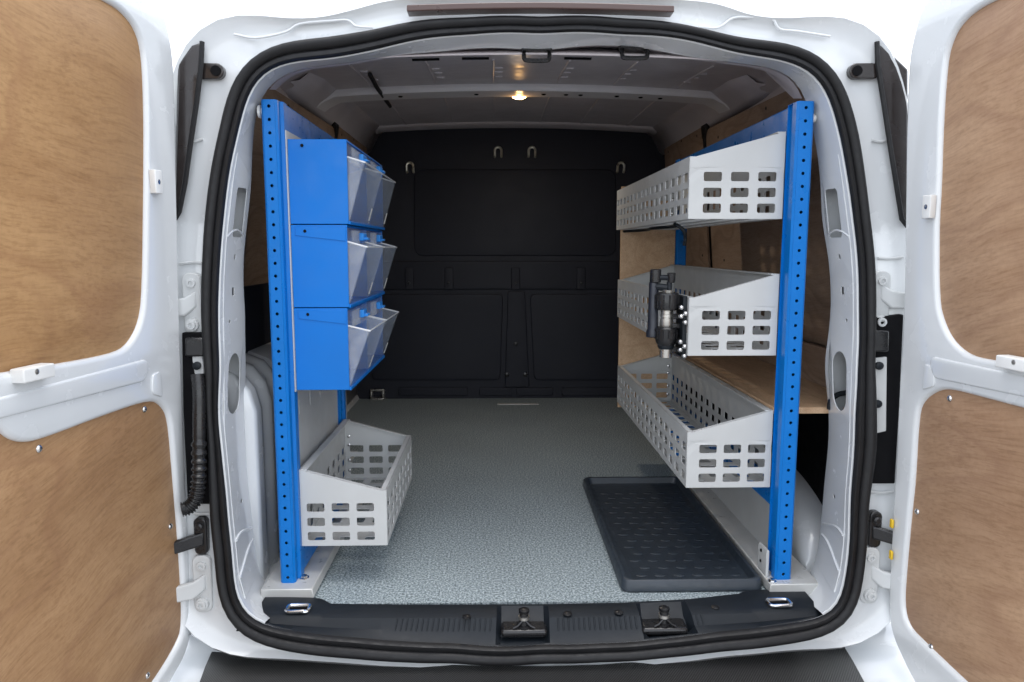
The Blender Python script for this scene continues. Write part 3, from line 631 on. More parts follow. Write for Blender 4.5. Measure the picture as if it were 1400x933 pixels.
# side walls: upper plywood lining, lower body side, wheel arches
for sgn in (-1, 1):
    X0 = sgn * 0.80
    bm = bmesh.new()
    loft(bm, [[(sgn * (0.78 if y < 0.2 else 0.80), y, -0.02), (sgn * (0.78 if y < 0.2 else 0.80), y, 0.50), (sgn * (0.76 if y < 0.2 else 0.79), y, 0.85), (sgn * sx1, y, sz1), (sgn * sx2, y, sz2)] for y, sx1, sz1, sx2, sz2 in ((0.13, 0.66, 1.06, 0.60, 1.13), (0.3, 0.70, 1.10, 0.64, 1.19), (0.6, 0.735, 1.14, 0.67, 1.25), (1.0, 0.745, 1.16, 0.69, 1.30), (1.5, 0.745, 1.16, 0.70, 1.33), (2.2, 0.745, 1.16, 0.70, 1.34))], False)
    side = obj('side_wall', bm, 'primer' if sgn > 0 else 'primer', van, solid=0.003)
    # panel that covers the side window, split as in the van: rear sheet and front sheet
    for (ya, yb, za, zb, mt) in ((0.16, 1.40, 0.50, 1.20, 'ply_lining'), (1.46, 2.10, 0.50, 1.25, 'ply_lining')):
        dz = zb - za; bm = bmesh.new()
        xa, xb = sgn * 0.760, sgn * 0.700
        lp = rounded([(ya, za), (yb, za), (yb, zb), (ya + 0.35, zb - 0.02), (ya, zb - 0.18)] if ya < 1 else [(ya, za), (yb, za), (yb, zb), (ya, zb)], 0.05, 4)
        pts = [Vector((xa + (xb - xa) * (q[1] - za) / dz, q[0], q[1])) for q in lp]
        prism(bm, pts, (sgn * 0.008, 0, 0)); ln = obj('side_lining', bm, mt, van)
        for fy, fz in ((0.12, 0.93), (0.5, 0.95), (0.88, 0.93), (0.12, 0.3), (0.88, 0.3)):
            y_, z_ = ya + (yb - ya) * fy, za + dz * fz; x_ = xa + (xb - xa) * (z_ - za) / dz
            obj('screw', Lathe((x_ + sgn * 0.001, y_, z_), (-sgn, 0, 0), [(0, 0.006), (0.002, 0.005), (0.003, 0.002)], n=8), 'plastic', ln)
    # cant rail between lining and roof
    bm = bmesh.new(); loft(bm, [[(sgn * 0.72, y, 1.205), (sgn * 0.700, y, 1.225), (sgn * 0.66, y, zc(y) - 0.045), (sgn * 0.62, y, zc(y) - 0.015)] for y in (0.75, 1.0, 1.4, 1.8, 2.2)], False)
    obj('cant_rail', bm, 'primer', van, solid=0.003, sharp=60)
    # pillar between the two linings
    bm = bmesh.new(); loft(bm, [[(sgn * 0.775, y, 0.4), (sgn * 0.76, y, 0.8), (sgn * 0.70, y, 1.26)] for y in (1.39, 1.43, 1.47)], False); obj('side_pillar', bm, 'rubber', van, solid=0.01)
# left: pressed inner quarter with vertical flutes
bm = bmesh.new()
prof = lambda y: -0.622 - 0.012 * (0.5 + 0.5 * math.cos((y - 0.2) * 75)) * (1 if 0.17 < y < 0.36 else 0.0)
ys = [0.13 + 0.008 * k for k in range(120)]
rings = []
for y in ys:
    r_ = 0.10; top = 0.50 - 0.18 * max(0, (y - 0.85) / 0.25) ** 2
    x = prof(y); rings.append([(x, y, -0.01), (x, y, top * 0.5), (x, y, top - r_), (x - 0.012, y, top - r_ * 0.55), (x - 0.04, y, top - r_ * 0.2), (x - 0.09, y, top), (-0.80, y, top)])
rings.insert(0, [(x_ - 0.004, 0.124, z_) for x_, y_, z_ in rings[0]]); rings.insert(0, [(min(x_, -0.68), 0.122, z_) for x_, y_, z_ in rings[0]])
loft(bm, rings, False); obj('wheel_arch', bm, 'paint', van, sharp=70, solid=0.003)
# right: rounded wheel arch
bm = bmesh.new(); rings = []
for k in range(33):
    a_ = math.pi * k / 32; y = 0.62 - 0.46 * math.cos(a_); z = max(0.0, 0.19 * math.sin(a_) ** 0.8) - 0.01
    rings.append([(0.618, y * 0.92 + 0.05, -0.012), (0.620, y, z * 0.75), (0.632, y, z * 0.93), (0.66, y, z), (0.80, y, z)])
loft(bm, rings, False); obj('wheel_arch', bm, 'paint', van, sharp=70, solid=0.003)
obj('seam_bead', Tube([(0.624, 0.62 - 0.43 * math.cos(math.pi * k / 20), 0.005 + 0.14 * math.sin(math.pi * k / 20) ** 0.8) for k in range(1, 20)], 0.006, n=7), 'paint', van)
obj('side_shade_panel', Box(0.70, 0.71, 0.15, 2.0, 0.12, 0.388), 'cavity', van)  # black sheet added to stand in for the shade under the shelf
obj('side_shade_panel', Box(-0.72, -0.71, 0.15, 2.0, 0.49, 0.66), 'bulkhead', van)  # dark panel on the lining, also standing in for the shade behind the upright
# plinths of white sheet beside the floor, under the racks' outer side
for sgn in (-1, 1): obj('floor_plinth', Box(sgn * 0.61 if sgn > 0 else -0.66, 0.66 if sgn > 0 else -0.61, 0.10, 1.2, 0.0, 0.012), 'paint_dull', van, bev=0.003)

# sill trim -------------------------------------------------------------------
edge = [(365, 815), (400, 816), (440, 819), (452, 826), (545, 827.5), (743, 827), (850, 825), (940, 820), (1010, 812.5), (1016, 809), (1060, 806), (1095, 804)]
ev = [PZ(x, y, 0.006) for x, y in edge]
def edge_y(x):
    for a, c in zip(ev, ev[1:]):
        if x <= c.x: return a.y + (c.y - a.y) * max(0, (x - a.x)) / (c.x - a.x)
    return ev[-1].y
SXL, SXR = -0.597, 0.574
bot = sorted([p for p in mid if p.z < 0.0], key=lambda p: p.x)
def seal_at(x):
    for a, c in zip(bot, bot[1:]):
        if a.x <= x <= c.x: t_ = (x - a.x) / (c.x - a.x); return a.lerp(c, t_)
    return bot[0] if x < bot[0].x else bot[-1]
N = 120; rings = []
pock = ((PZ(716, 850, -0.01).x, 0.050), (PZ(907, 850, -0.01).x, 0.050))
for k in range(N + 1):
    x = SXL + (SXR - SXL) * k / N; f = abs(2 * k / N - 1)
    yb = edge_y(x); sp = seal_at(x * 1.03)
    yk = sp.y + 0.040 + 0.01 * f            # knee line of the trim
    wid = 1 + 0.03 * 0
    inside = any(abs(x - cx) < w_ for cx, w_ in pock)
    zt = 0.007
    rings.append([Vector((x, yb + 0.004, -0.004)), Vector((x, yb, zt)), Vector((x, yb - 0.01, zt + 0.002)), Vector((x, yk + 0.012, zt + 0.001)), Vector((x * 1.006, yk, zt - 0.004)), Vector((x * 1.02, yk - 0.010, zt - 0.026 + 0.02 * f ** 3)), Vector((x * 1.03, sp.y + 0.018, sp.z + 0.014)), Vector((x * 1.03, sp.y, sp.z + 0.004))])
    if inside:
        for q in rings[-1][3:6]: q.z -= 0.020; q.y += 0.012
        rings[-1][2].y = min(rings[-1][2].y, yk + 0.045)
sill = obj('sill_trim', Loft(rings, closed=False), 'plastic', van, sharp=30)
# upright ribs on the sloping face
for k in range(60):
    x = -0.30 + 0.62 * k / 59
    if any(abs(x - cx) < 0.06 for cx, w_ in pock) or abs(x) > 0.5: continue
    sp = seal_at(x * 1.03); yk = sp.y + 0.040 + 0.01 * abs(x / 0.58)
    bm = bmesh.new(); tube(bm, [(x * 1.006, yk - 0.001, 0.003), (x * 1.02, yk - 0.011, -0.018)], 0.0016, n=5); obj('rib', bm, 'plastic', sill)
for cx, w_ in pock:
    sp = seal_at(cx); yk = sp.y + 0.045
    pk = obj('latch_pocket', Box(cx - 0.047, cx + 0.047, yk - 0.022, yk + 0.042, -0.030, -0.014), 'plastic_gloss', sill, bev=0.006)
    bm = bmesh.new(); lathe(bm, (cx, yk - 0.004, -0.014), (0, 0, 1), [(0, 0.016), (0.004, 0.016), (0.005, 0.010), (0.028, 0.009), (0.031, 0.011), (0.036, 0.011), (0.038, 0.007)], n=14)
    ls = obj('latch_striker', bm, 'plastic_gloss', sill)
    for s in (-1, 1):
        obj('striker_leg', Tube([(cx, yk - 0.012, 0.004), (cx + s * 0.013, yk - 0.016, -0.008), (cx + s * 0.022, yk - 0.017, -0.012)], 0.0025, n=6), 'plastic_gloss', ls)
    obj('striker_collar', Lathe((cx, yk - 0.004, 0.002), (0, 0, 1), [(0, 0.0115), (0.006, 0.0115)], n=14), 'silver', ls)
for px, py in ((638, 844), (776, 840), (846, 838), (978, 831)):
    q = PZ(px, py, 0.008); obj('screw_cap', Lathe(q, (0, 0, 1), [(0, 0.009), (0.002, 0.009), (0.004, 0.005)], n=14), 'plastic_gloss', sill)
for px, py in ((408, 834), (1065, 826)):
    q = PZ(px, py, 0.009); lp = [(a_[0], a_[1]) for arc in rrect(0.046, 0.028, 0.008, 3) for a_ in arc]
    rg = obj('lashing_ring', Tube([(q.x + x, q.y + y, 0.012) for x, y in lp], 0.0042, n=8, closed=True), 'chrome', sill)
    obj('ring_cup', Prism([(q.x + x * 0.85, q.y + y * 0.85, 0.0065) for x, y in lp], (0, 0, 0.004)), 'silver', rg)
    obj('ring_bar', Tube([(q.x - 0.018, q.y - 0.001, 0.013), (q.x + 0.018, q.y + 0.001, 0.013)], 0.003, n=6), 'cavity', rg)

# bumper with its step pad -------------------------------------------------------
pe = [(289, 894), (345, 897.5), (411, 901), (483, 904.5), (554, 909.5), (640, 913), (743, 914), (820, 912), (906, 905), (983, 896), (1063, 891), (1154, 886)]
P0 = [PZ(x, y, -0.085) for x, y in pe]
rings = [[p + Vector((0, 0.03, -0.02)) for p in P0], [p + Vector((0, 0.004, -0.006)) for p in P0], [p + Vector((0, 0, 0)) for p in P0], [p + Vector((p.x * -0.01, -0.05, -0.002)) for p in P0], [p + Vector((p.x * -0.03, -0.13, -0.006)) for p in P0], [p + Vector((p.x * -0.04, -0.155, -0.02)) for p in P0], [p + Vector((p.x * -0.04, -0.16, -0.06)) for p in P0]]
bmpr = None
bm = bmesh.new(); prof = []
xs = [-0.86 + 1.72 * k / 40 for k in range(41)]
def by(x): return -0.02 - 0.16 * (1 - (abs(x) / 0.86) ** 3.0)
rings2 = []
for x in xs:
    y0 = by(x); f = abs(x) / 0.86; xi = x
    rings2.append([Vector((xi, 0.16, -0.10)), Vector((xi, 0.02 - 0.02 * f, -0.098 + 0.02 * f ** 6)), Vector((xi, y0 + 0.02, -0.102)), Vector((xi, y0, -0.115)), Vector((xi, y0 - 0.012, -0.16)), Vector((xi, y0 - 0.006, -0.30)), Vector((xi, y0 + 0.04, -0.36)), Vector((xi, 0.16, -0.37))])
loft(bm, rings2, True, True)
bmpr = obj('bumper', bm, 'paint', van, sharp=50)
obj('step_pad', Loft(rings, closed=False), 'step_pad', bmpr, sharp=40, solid=-0.004)
# rear wheels
for sgn in (-1, 1):
    wh = obj('wheel', Lathe((sgn * 0.70, 0.62, -0.27), (sgn, 0, 0), [(0, 0.19), (0.004, 0.27), (0.03, 0.31), (0.10, 0.31), (0.16, 0.30), (0.185, 0.26), (0.19, 0.20)], n=40), 'tyre', van)
    obj('rim', Lathe((sgn * 0.885, 0.62, -0.27), (sgn, 0, 0), [(0, 0.20), (0.006, 0.195), (0.008, 0.15), (-0.0 + 0.02, 0.06), (0.022, 0.02)], n=32), 'rim', wh)
obj('underbody', Box(-0.78, 0.78, 0.1, 2.45, -0.30, -0.03), 'cavity', van)

# ================================================================== RACKS
def upright(rack, x0, x1, y0, y1, z0, z1, name='upright', into=1):
    bm = bmesh.new(); w_ = x1 - x0; cx = (x0 + x1) / 2; n = int(round((z1 - z0) / 0.0262)); pz = (z1 - z0) / n
    perf(bm, lambda u, v_: Vector((u, y0, v_)), [cx], [z0 + pz * (k + 0.5) for k in range(n)], (0.0068, 0.0068, 0.0033), (x0 + 0.004, x1 - 0.004, z0, z1))
    for p in ([(x0 + 0.004, y0), (x0, y0 + 0.004), (x0, y1)], [(x1 - 0.004, y0), (x1, y0 + 0.004), (x1, y0 + 0.022), (x1 + into * 0.006, y0 + 0.026), (x1 + into * 0.006, y1)]):
        if into < 0: p = [(x0 + x1 - a_, b_) for a_, b_ in p]
        loft(bm, [[(a_, b_, z0) for a_, b_ in p], [(a_, b_, z1) for a_, b_ in p]], False)
    bm.faces.new([bm.verts.new(p) for p in ((x0, y0 + 0.004, z1), (x1, y0 + 0.004, z1), (x1, y1, z1), (x0, y1, z1))])
    bm.faces.new([bm.verts.new(p) for p in ((x0, y1, z0), (x1, y1, z0), (x1, y1, z1), (x0, y1, z1))])
    return obj(name, bm, 'blue', rack, sharp=25, solid=0.0015, weld=True, smooth=False)
def bolt(parent, p, ax, r=0.007, mat='chrome'): return obj('bolt', Lathe(p, ax, [(0, r * 1.5), (0.001, r * 1.5), (0.0012, r), (0.005, r), (0.006, r * 0.6)], n=6 if r > 0.006 else 10), mat, parent, sharp=25)

# left rack --------------------------------------------------------------------
lx0, lx1 = -0.571, -0.540
rl = thing('shelving_rack', 'short blue steel rack holding the stacked tip-out bins and one basket', 'rack', (-0.556, 0.37, 0.026), 'blue steel racks bolted inside the van')
upright(rl, lx0, lx1, 0.092, 0.142, 0.026, 1.050, into=1)
upright(rl, lx0, lx1, 0.600, 0.645, 0.026, 1.050, into=1)
obj('top_beam', Box(-0.5385 - 0.02, -0.5345, 0.142, 0.60, 0.955, 1.050), 'blue', rl, bev=0.003)
obj('bottom_beam', Box(-0.556, -0.5345, 0.142, 0.60, 0.03, 0.088), 'blue', rl, bev=0.003)
bm = bmesh.new(); us = [0.20, 0.30, 0.40, 0.50]; perf(bm, lambda u, v_: Vector((-0.548, u, v_)), us, [0.395], (0.006, 0.035, 0.002), (0.142, 0.60, 0.09, 0.42))
loft(bm, [[(-0.548, 0.142, 0.42), (-0.548, 0.60, 0.42)], [(-0.548, 0.142, 0.955), (-0.548, 0.60, 0.955)]], False)
obj('back_panel', bm, 'steel_grey', rl, solid=0.002, weld=True, smooth=False)
obj('mounting_board', Box(-0.5338, -0.5312, 0.121, 0.612, 0.445, 0.995), 'steel_grey', rl, bev=0.001)
# floor rail
obj('floor_rail', Prism([(-0.606, 0.062, 0.0), (-0.500, 0.062, 0.0), (-0.492, 0.062, 0.008), (-0.496, 0.062, 0.026), (-0.606, 0.062, 0.026)], (0, 0.66, 0)), 'rail', rl, bev=0.002)
bolt(rl, (-0.527, 0.118, 0.026), (0, 0, 1), 0.008); bolt(rl, (-0.523, 0.62, 0.026), (0, 0, 1), 0.008)
obj('wall_bracket', Lathe((lx0 - 0.012, 0.115, 1.030), (1, 0, 0), [(0, 0.013), (0.005, 0.013), (0.006, 0.008), (0.012, 0.008)], n=14), 'clip_white', rl)

# right rack ---------------------------------------------------------------------
rx0, rx1 = 0.516, 0.551
rr = thing('shelving_rack', 'long blue steel rack holding three perforated grey baskets', 'rack', (0.534, 0.6, 0.026), 'blue steel racks bolted inside the van')
upright(rr, rx0, rx1, 0.084, 0.134, 0.026, 1.050, into=-1)
upright(rr, rx0, rx1, 1.060, 1.105, 0.026, 1.050, into=-1)
obj('top_beam', Box(0.5235, 0.5475, 0.134, 1.060, 0.962, 1.050), 'blue', rr, bev=0.003)
obj('bottom_beam', Box(0.5235, 0.5475, 0.134, 1.060, 0.172, 0.221), 'blue', rr, bev=0.003)
obj('floor_rail', Prism([(0.608, 0.062, 0.0), (0.500, 0.062, 0.0), (0.496, 0.062, 0.008), (0.498, 0.062, 0.026), (0.608, 0.062, 0.026)], (0, 1.08, 0)), 'rail', rr, bev=0.002)
obj('foot_plate', Prism([(0.500, 0.10, 0.026), (0.507, 0.10, 0.026), (0.507, 0.10, 0.085), (0.503, 0.10, 0.088), (0.500, 0.10, 0.08)], (0, 0.05, 0)), 'steel_grey', rr, bev=0.001)
bolt(rr, (0.507, 0.078, 0.026), (0, 0, 1), 0.007)
for z_ in (0.05, 0.075): obj('bolt', Lathe((0.4995, 0.13, z_), (-1, 0, 0), [(0, 0.004), (0.002, 0.003)], n=8), 'cavity', rr)
obj('skirt_panel', Box(0.553, 0.559, 0.14, 1.05, 0.026, 0.171), 'steel_grey', rr, bev=0.001)
obj('wall_bracket', Lathe((rx1 + 0.001, 0.11, 1.020), (1, 0, 0), [(0, 0.013), (0.005, 0.013), (0.006, 0.008), (0.012, 0.008)], n=14), 'clip_white', rr)
# plywood end board behind the baskets and plywood shelf over the wheel arch
obj('end_board', Box(0.327, 0.514, 1.066, 1.075, 0.20, 0.96), 'ply_shelf', rr, bev=0.001)
obj('plywood_shelf', Box(0.516, 0.75, 0.137, 1.058, 0.388, 0.402), 'ply_shelf', van, bev=0.001)
obj('shelf_lip', Box(0.735, 0.75, 0.14, 1.06, 0.402, 0.50), 'ply_lining', van, bev=0.001)

# ------------------------------------------------------------------ perforated baskets
def basket(name, label, xw, xa, y0, y1, z0, za, zw, rack_side):
    """xw: wall side x, xa: aisle side x, za/zw: heights at aisle/wall"""
    s = 1 if xw > xa else -1; W_ = abs(xw - xa); L_ = y1 - y0
    t_ = thing(name, label, 'basket', ((xw + xa) / 2, (y0 + y1) / 2, z0), 'perforated grey baskets on the racks')
    hz = [0.0225, 0.0555, 0.0885]; hx = [W_ * 0.245, W_ * 0.535, W_ * 0.825]; zt = 0.108
    H = (0.039, 0.0195, 0.004)
    for nm, y in (('end_panel', y0), ('end_panel', y1)):
        bm = bmesh.new(); fn = lambda u, v_, y=y: Vector((xa + s * u, y, z0 + v_))
        perf(bm, fn, hx, hz, H, (0, W_, 0, zt))
        # sloping upper part with a short level lip at the aisle corner
        bm.faces.new([bm.verts.new(fn(u, v_)) for u, v_ in ((0, zt), (W_, zt), (W_, zw), (0.012, za), (0, za))])
        ep = obj(nm, bm, 'steel_grey', t_, solid=0.0022, weld=True, sharp=30, smooth=False)
        obj('folded_edge', Prism([fn(0.012, za), fn(W_, zw), fn(W_, zw - 0.002), fn(0.012, za - 0.002)], (0, 0.011 if y == y0 else -0.011, 0)), 'steel_grey', ep)
        for v_ in (0.025, 0.055, 0.10, 0.125):
            if y == y1: obj('screw', Lathe((xw - s * 0.012, y - 0.002, z0 + v_), (0, -1, 0), [(0, 0.005), (0.002, 0.0045), (0.003, 0.002)], n=10), 'chrome', ep)
    n = max(2, int(round(L_ / 0.0585))); pit = L_ / n; cy = [y0 + pit * (k + 0.5) for k in range(n)]
    # aisle panel
    bm = bmesh.new(); perf(bm, lambda u, v_: Vector((xa, u, z0 + v_)), cy, hz, (0.036, 0.0195, 0.004), (y0, y1, 0, za))
    fp = obj('front_panel', bm, 'steel_grey', t_, solid=0.0022, weld=True, sharp=30, smooth=False)
    obj('folded_edge', Box(min(xa, xa + s * 0.012), max(xa, xa + s * 0.012), y0 + 0.002, y1 - 0.002, z0 + za - 0.002, z0 + za), 'steel_grey', fp)
    # wall panel
    bm = bmesh.new(); fnw = lambda u, v_: Vector((xw, u, z0 + v_)); perf(bm, fnw, cy, hz, (0.030, 0.0195, 0.004), (y0, y1, 0, zt)); loft(bm, [[fnw(y0, zt), fnw(y1, zt)], [fnw(y0, zw), fnw(y1, zw)]], False)
    bp = obj('back_panel', bm, 'steel_grey', t_, solid=0.0022, weld=True, sharp=30, smooth=False)
    obj('folded_edge', Box(min(xw, xw - s * 0.016), max(xw, xw - s * 0.016), y0 + 0.002, y1 - 0.002, z0 + zw - 0.003, z0 + zw), 'steel_grey', bp)
    bm = bmesh.new(); perf(bm, lambda u, v_: Vector((xa + s * v_, u, z0 + 0.001)), cy, [W_ * 0.2, W_ * 0.5, W_ * 0.8], (0.036, 0.036, 0.004), (y0, y1, 0, W_))
    obj('bottom_panel', bm, 'steel_grey', t_, solid=0.0022, weld=True, sharp=30, smooth=False)
    return t_
basket('perforated_basket', 'long grey perforated basket on the top level of the long rack', 0.5125, 0.312, 0.132, 1.062, 0.815, 0.130, 0.182, 1)
basket('perforated_basket', 'long grey perforated basket with a black tool clamped at its corner', 0.5125, 0.320, 0.132, 1.062, 0.520, 0.127, 0.178, 1)
basket('perforated_basket', 'long grey perforated basket on the lowest level of the long rack', 0.5125, 0.325, 0.132, 1.062, 0.222, 0.127, 0.175, 1)
basket('perforated_basket', 'short grey perforated basket low on the rack below the blue bins', -0.533, -0.344, 0.132, 0.615, 0.094, 0.127, 0.175, -1)

# ------------------------------------------------------------------ tip-out bin units
zrow = [(0.9775, 0.8035), (0.8015, 0.6275), (0.6255, 0.448)]
lab = ['blue unit of two clear tip-out bins, topmost of the three stacked', 'blue unit of two clear tip-out bins, between the other two in the stack', 'blue unit of two clear tip-out bins, lowest in the stack above the basket']
for r_, ((z1, z0), lb) in enumerate(zip(zrow, lab)):
    xl, xr = -0.531, -0.409 - 0.004 * r_; y0, y1 = 0.128, 0.612
    u_ = thing('tip_out_bin_unit', lb, 'storage bins', ((xl + xr) / 2, (y0 + y1) / 2, z0), 'stacked tip-out bin units')
    bm = bmesh.new()
    box(bm, xl, xr, y0, y0 + 0.003, z0, z1); box(bm, xl, xr, y1 - 0.003, y1, z0, z1); box(bm, xl, xl + 0.003, y0 + 0.003, y1 - 0.003, z0, z1)
    box(bm, xl + 0.003, xr, y0 + 0.003, y1 - 0.003, z0, z0 + 0.006); box(bm, xl + 0.003, xr, y0 + 0.003, y1 - 0.003, z1 - 0.004, z1)
    box(bm, xl + 0.003, xr - 0.002, (y0 + y1) / 2 - 0.0015, (y0 + y1) / 2 + 0.0015, z0 + 0.006, z1 - 0.004)
    sh = obj('housing', bm, 'blue_plastic', u_, bev=0.0008)
    # pressed ledge on the outer side and its screw
    if r_ > 0: obj('side_ledge', Prism([(xl + 0.010, y0, z1 - 0.022), (xr - 0.003, y0, z1 - 0.034), (xr - 0.003, y0, z1 - 0.004), (xl + 0.010, y0, z1 - 0.004)], (0, -0.0018, 0)), 'blue_plastic', sh, bev=0.0006)
    obj('screw', Lathe((xl + 0.030, y0 - 0.0018, z1 - 0.013), (0, -1, 0), [(0, 0.0035), (0.0012, 0.003)], n=10), 'cavity', sh)
    obj('bottom_strip', Box(xr, xr + 0.004, y0, y1, z0 - 0.001, z0 + 0.006), 'blue_plastic', sh, bev=0.001)
    bw = (y1 - y0) / 2; tilt = [0.036, 0.040, 0.046][r_]
    for k in range(2):
        ya, yb = y0 + bw * k + 0.006, y0 + bw * (k + 1) - 0.006; zb, zt = z0 + 0.008, z0 + 0.128
        bn = None
        fpts = [Vector((xr + 0.002, ya, zb)), Vector((xr + 0.002, yb, zb)), Vector((xr + tilt, yb, zt)), Vector((xr + tilt, ya, zt))]
        bm = bmesh.new(); prism(bm, fpts, (-0.0024, 0, 0.0006)); bn = obj('bin_front', bm, 'clear_bin', u_, sharp=20)
        for y in (ya, yb - 0.0022):
            bm = bmesh.new(); prism(bm, [(xr + 0.000, y, zb), (xr + tilt - 0.002, y, zt), (xr - 0.004, y, zt + 0.012), (xr - 0.05, y, zt - 0.004), (xr - 0.05, y, zb)], (0, 0.0022, 0)); obj('bin_side', bm, 'clear_side', bn, sharp=20)
        obj('bin_rim', Tube([(xr - 0.004, ya, zt + 0.012), (xr + tilt, ya, zt), (xr + tilt, yb, zt), (xr - 0.004, yb, zt + 0.012)], 0.0019, n=6), 'rim_highlight', bn)
        # upper clear panel with ribs, and the blue latch
        bm = bmesh.new(); box(bm, xr - 0.003, xr - 0.001, ya, yb, zt + 0.002, z1 - 0.006)
        for q in range(5):
            yy = ya + (yb - ya) * (0.2 + 0.08 * q); box(bm, xr - 0.001, xr + 0.004, yy, yy + 0.003, zt + 0.004, z1 - 0.010)
        lid = obj('bin_lid', bm, 'clear_side', u_)
        ym = ya + (yb - ya) * 0.62
        bm = bmesh.new(); box(bm, xr + 0.001, xr + 0.012, ym - 0.022, ym + 0.022, z1 - 0.032, z1 - 0.014); box(bm, xr + 0.004, xr + 0.020, ym - 0.016, ym + 0.016, z1 - 0.030, z1 - 0.024)
        obj('latch', bm, 'blue_tab', u_, bev=0.002)
        # paper label low on the bin front
        f = 0.16; q0 = fpts[0].lerp(fpts[3], 0.06); q1 = fpts[0].lerp(fpts[3], 0.3); dy = Vector((0.0008, yb - ya - 0.022, 0)); dy2 = Vector((0.0008, yb - ya - 0.008, 0))
        obj('bin_tag', Prism([q0 + dy, q0 + dy2, q1 + dy2, q1 + dy], (0.0006, 0, 0)), 'clip_white', bn)

# ------------------------------------------------------------------ rubber floor tray
tl = [PZ(799, 655, 0.028), PZ(976, 655, 0.028), PZ(1050, 797, 0.028), PZ(846, 799, 0.028)]
x0, x1, y0, y1 = 0.176, 0.492, 0.080, 0.825
bm = bmesh.new()
def rr_ring(g_, z, r): return [((x0 + x1) / 2 + a_[0], (y0 + y1) / 2 + a_[1], z) for arc in rrect(x1 - x0 - 2 * g_, y1 - y0 - 2 * g_, r, 5) for a_ in arc]
loft(bm, [rr_ring(0.004, 0.0005, 0.018), rr_ring(0.0, 0.004, 0.02), rr_ring(0.002, 0.024, 0.02), rr_ring(0.006, 0.028, 0.018), rr_ring(0.013, 0.027, 0.016), rr_ring(0.019, 0.010, 0.014), rr_ring(0.030, 0.006, 0.012)], True, True)
tray = obj('floor_tray', bm, 'tray_plastic', None, sharp=50)
tray['label'] = 'black plastic floor tray with raised oval studs lying on the speckled floor'; tray['category'] = 'tray'
base = None
for j in range(15):
    for i in range(6):
        px_ = x0 + 0.062 + i * 0.0435 + (0.012 if j % 2 else -0.004); py_ = y0 + 0.075 + j * 0.0405
        if base is None:
            bm = bmesh.new(); lathe(bm, (0, 0, 0), (0, 0, 1), [(0, 0.014), (0.0008, 0.0125), (0.0013, 0.009), (0.0015, 0.003)], n=12)
            for v_ in bm.verts: v_.co.y *= 0.55
            base = obj('stud', bm, 'tray_plastic', tray, sharp=60); base.location = (px_, py_, 0.0058)
        else:
            c_ = base.copy(); COL.objects.link(c_); c_.location = (px_, py_, 0.0058)

# ------------------------------------------------------------------ tool clamped on the middle basket
cx, cy, cz = 0.281, 0.175, 0.0
tool = thing('clamped_tool', 'black tool with silver collars clamped upright to the basket corner', 'tool', (0.281, 0.175, 0.506))
def zt_(py): return PY(912, py, cy).z
def st(name, x, y, segs, mat, parent=tool, n=18, ribs=0):
    bm = bmesh.new(); p0 = zt_(segs[0][0]); lathe(bm, (x, y, p0), (0, 0, 1), [(zt_(py) - p0, r) for py, r in segs], n=n); return obj(name, bm, mat, parent, sharp=30)
k = 0.0016
st('tip', cx, cy, [(489, 0.0125), (488.4, 0.0135), (477, 0.0138)], 'silver')
st('lower_collar', cx, cy, [(477, 0.016), (474, 0.0185), (472, 0.0185)], 'plastic')
lb = st('lower_grip', cx, cy, [(472.5, 0.018), (468, 0.0225), (463, 0.0245), (449, 0.0245), (447, 0.022)], 'plastic_gloss', n=24)
st('silver_collar', cx, cy, [(447, 0.0135), (446, 0.0142), (436, 0.0142), (435.6, 0.012), (434, 0.012), (433.6, 0.0142), (430, 0.0142), (429.6, 0.0128), (426, 0.0128), (425.6, 0.0138), (423, 0.0138)], 'silver')
ug = st('upper_grip', cx, cy, [(424, 0.021), (422.6, 0.0255), (421, 0.0262), (403, 0.0262), (401, 0.0245), (400, 0.020)], 'plastic_gloss', n=24)
for a_ in range(0, 360, 30):
    dx, dy = math.cos(R(a_)), math.sin(R(a_))
    obj('grip_rib', Tube([(cx + 0.0262 * dx, cy + 0.0262 * dy, zt_(421)), (cx + 0.0262 * dx, cy + 0.0262 * dy, zt_(403))], 0.0022, n=5), 'plastic_gloss', ug)
    obj('grip_rib', Tube([(cx + 0.0245 * dx, cy + 0.0245 * dy, zt_(463)), (cx + 0.0245 * dx, cy + 0.0245 * dy, zt_(450))], 0.002, n=5), 'plastic_gloss', lb)
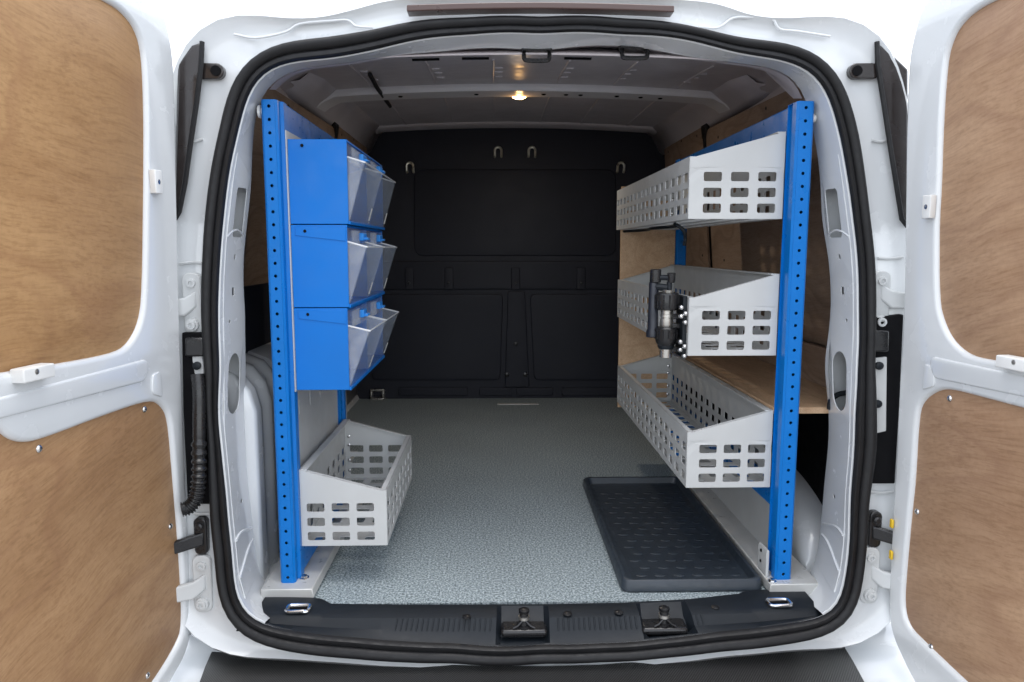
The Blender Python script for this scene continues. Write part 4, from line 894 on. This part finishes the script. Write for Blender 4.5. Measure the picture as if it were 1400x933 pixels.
st('cap', cx + 0.002, cy, [(400, 0.013), (397, 0.014), (396.4, 0.010)], 'silver')
st('neck', cx + 0.004, cy, [(397, 0.006), (386, 0.006)], 'plastic')
st('knob', cx + 0.008, cy, [(387, 0.007), (385, 0.0085), (374, 0.0095), (373, 0.007)], 'plastic_gloss')
hx = cx - 0.028
hb = st('handle', hx, cy + 0.012, [(462, 0.013), (461, 0.0145), (454, 0.0145), (450, 0.0115), (388, 0.0105), (386, 0.0095)], 'dark_blue_wrap', n=18)
st('handle_cap', hx + 0.003, cy + 0.010, [(387, 0.0105), (386, 0.0125), (369.4, 0.0125), (368.4, 0.010)], 'plastic_gloss')
obj('link', Tube([(hx + 0.004, cy + 0.008, zt_(380)), (cx + 0.008, cy, zt_(380))], 0.006, n=8), 'plastic', tool)
obj('link', Tube([(hx, cy + 0.01, zt_(392)), (cx, cy, zt_(394))], 0.008, n=8), 'plastic', tool)
for py in (412, 433, 446, 466, 478):
    z_ = zt_(py); obj('clamp_arm', Box(cx + 0.010, 0.3185, cy - 0.006, cy + 0.014, z_ - 0.0055, z_ + 0.0055), 'plastic_gloss', tool, bev=0.002)
obj('clamp_plate', Box(0.3095, 0.3183, cy - 0.030, cy + 0.030, zt_(486), zt_(404)), 'plastic', tool, bev=0.001)
for i, py in enumerate((419, 427, 431, 439, 465, 471, 476, 484)):
    x_ = 0.3135 if i % 2 else 0.305
    obj('bolt', Lathe((x_, cy - 0.030 - 0.004 * (i % 2), zt_(py)), (0, -1, 0), [(0, 0.0058), (0.004, 0.0058), (0.007, 0.004), (0.0085, 0.0015)], n=12), 'chrome', tool)
# cable bundle under the top basket
cb = obj('loose_cable', Tube(spline([(0.33, 1.02, 0.809), (0.36, 0.80, 0.8085), (0.335, 0.60, 0.808), (0.36, 0.45, 0.8085), (0.33, 0.32, 0.809), (0.345, 0.30, 0.795), (0.352, 0.31, 0.775), (0.349, 0.305, 0.760)], 8), 0.0045, n=7), 'plastic', None)
cb['label'] = 'thin black cable strapped under the top basket with a loose hanging end'; cb['category'] = 'cable'
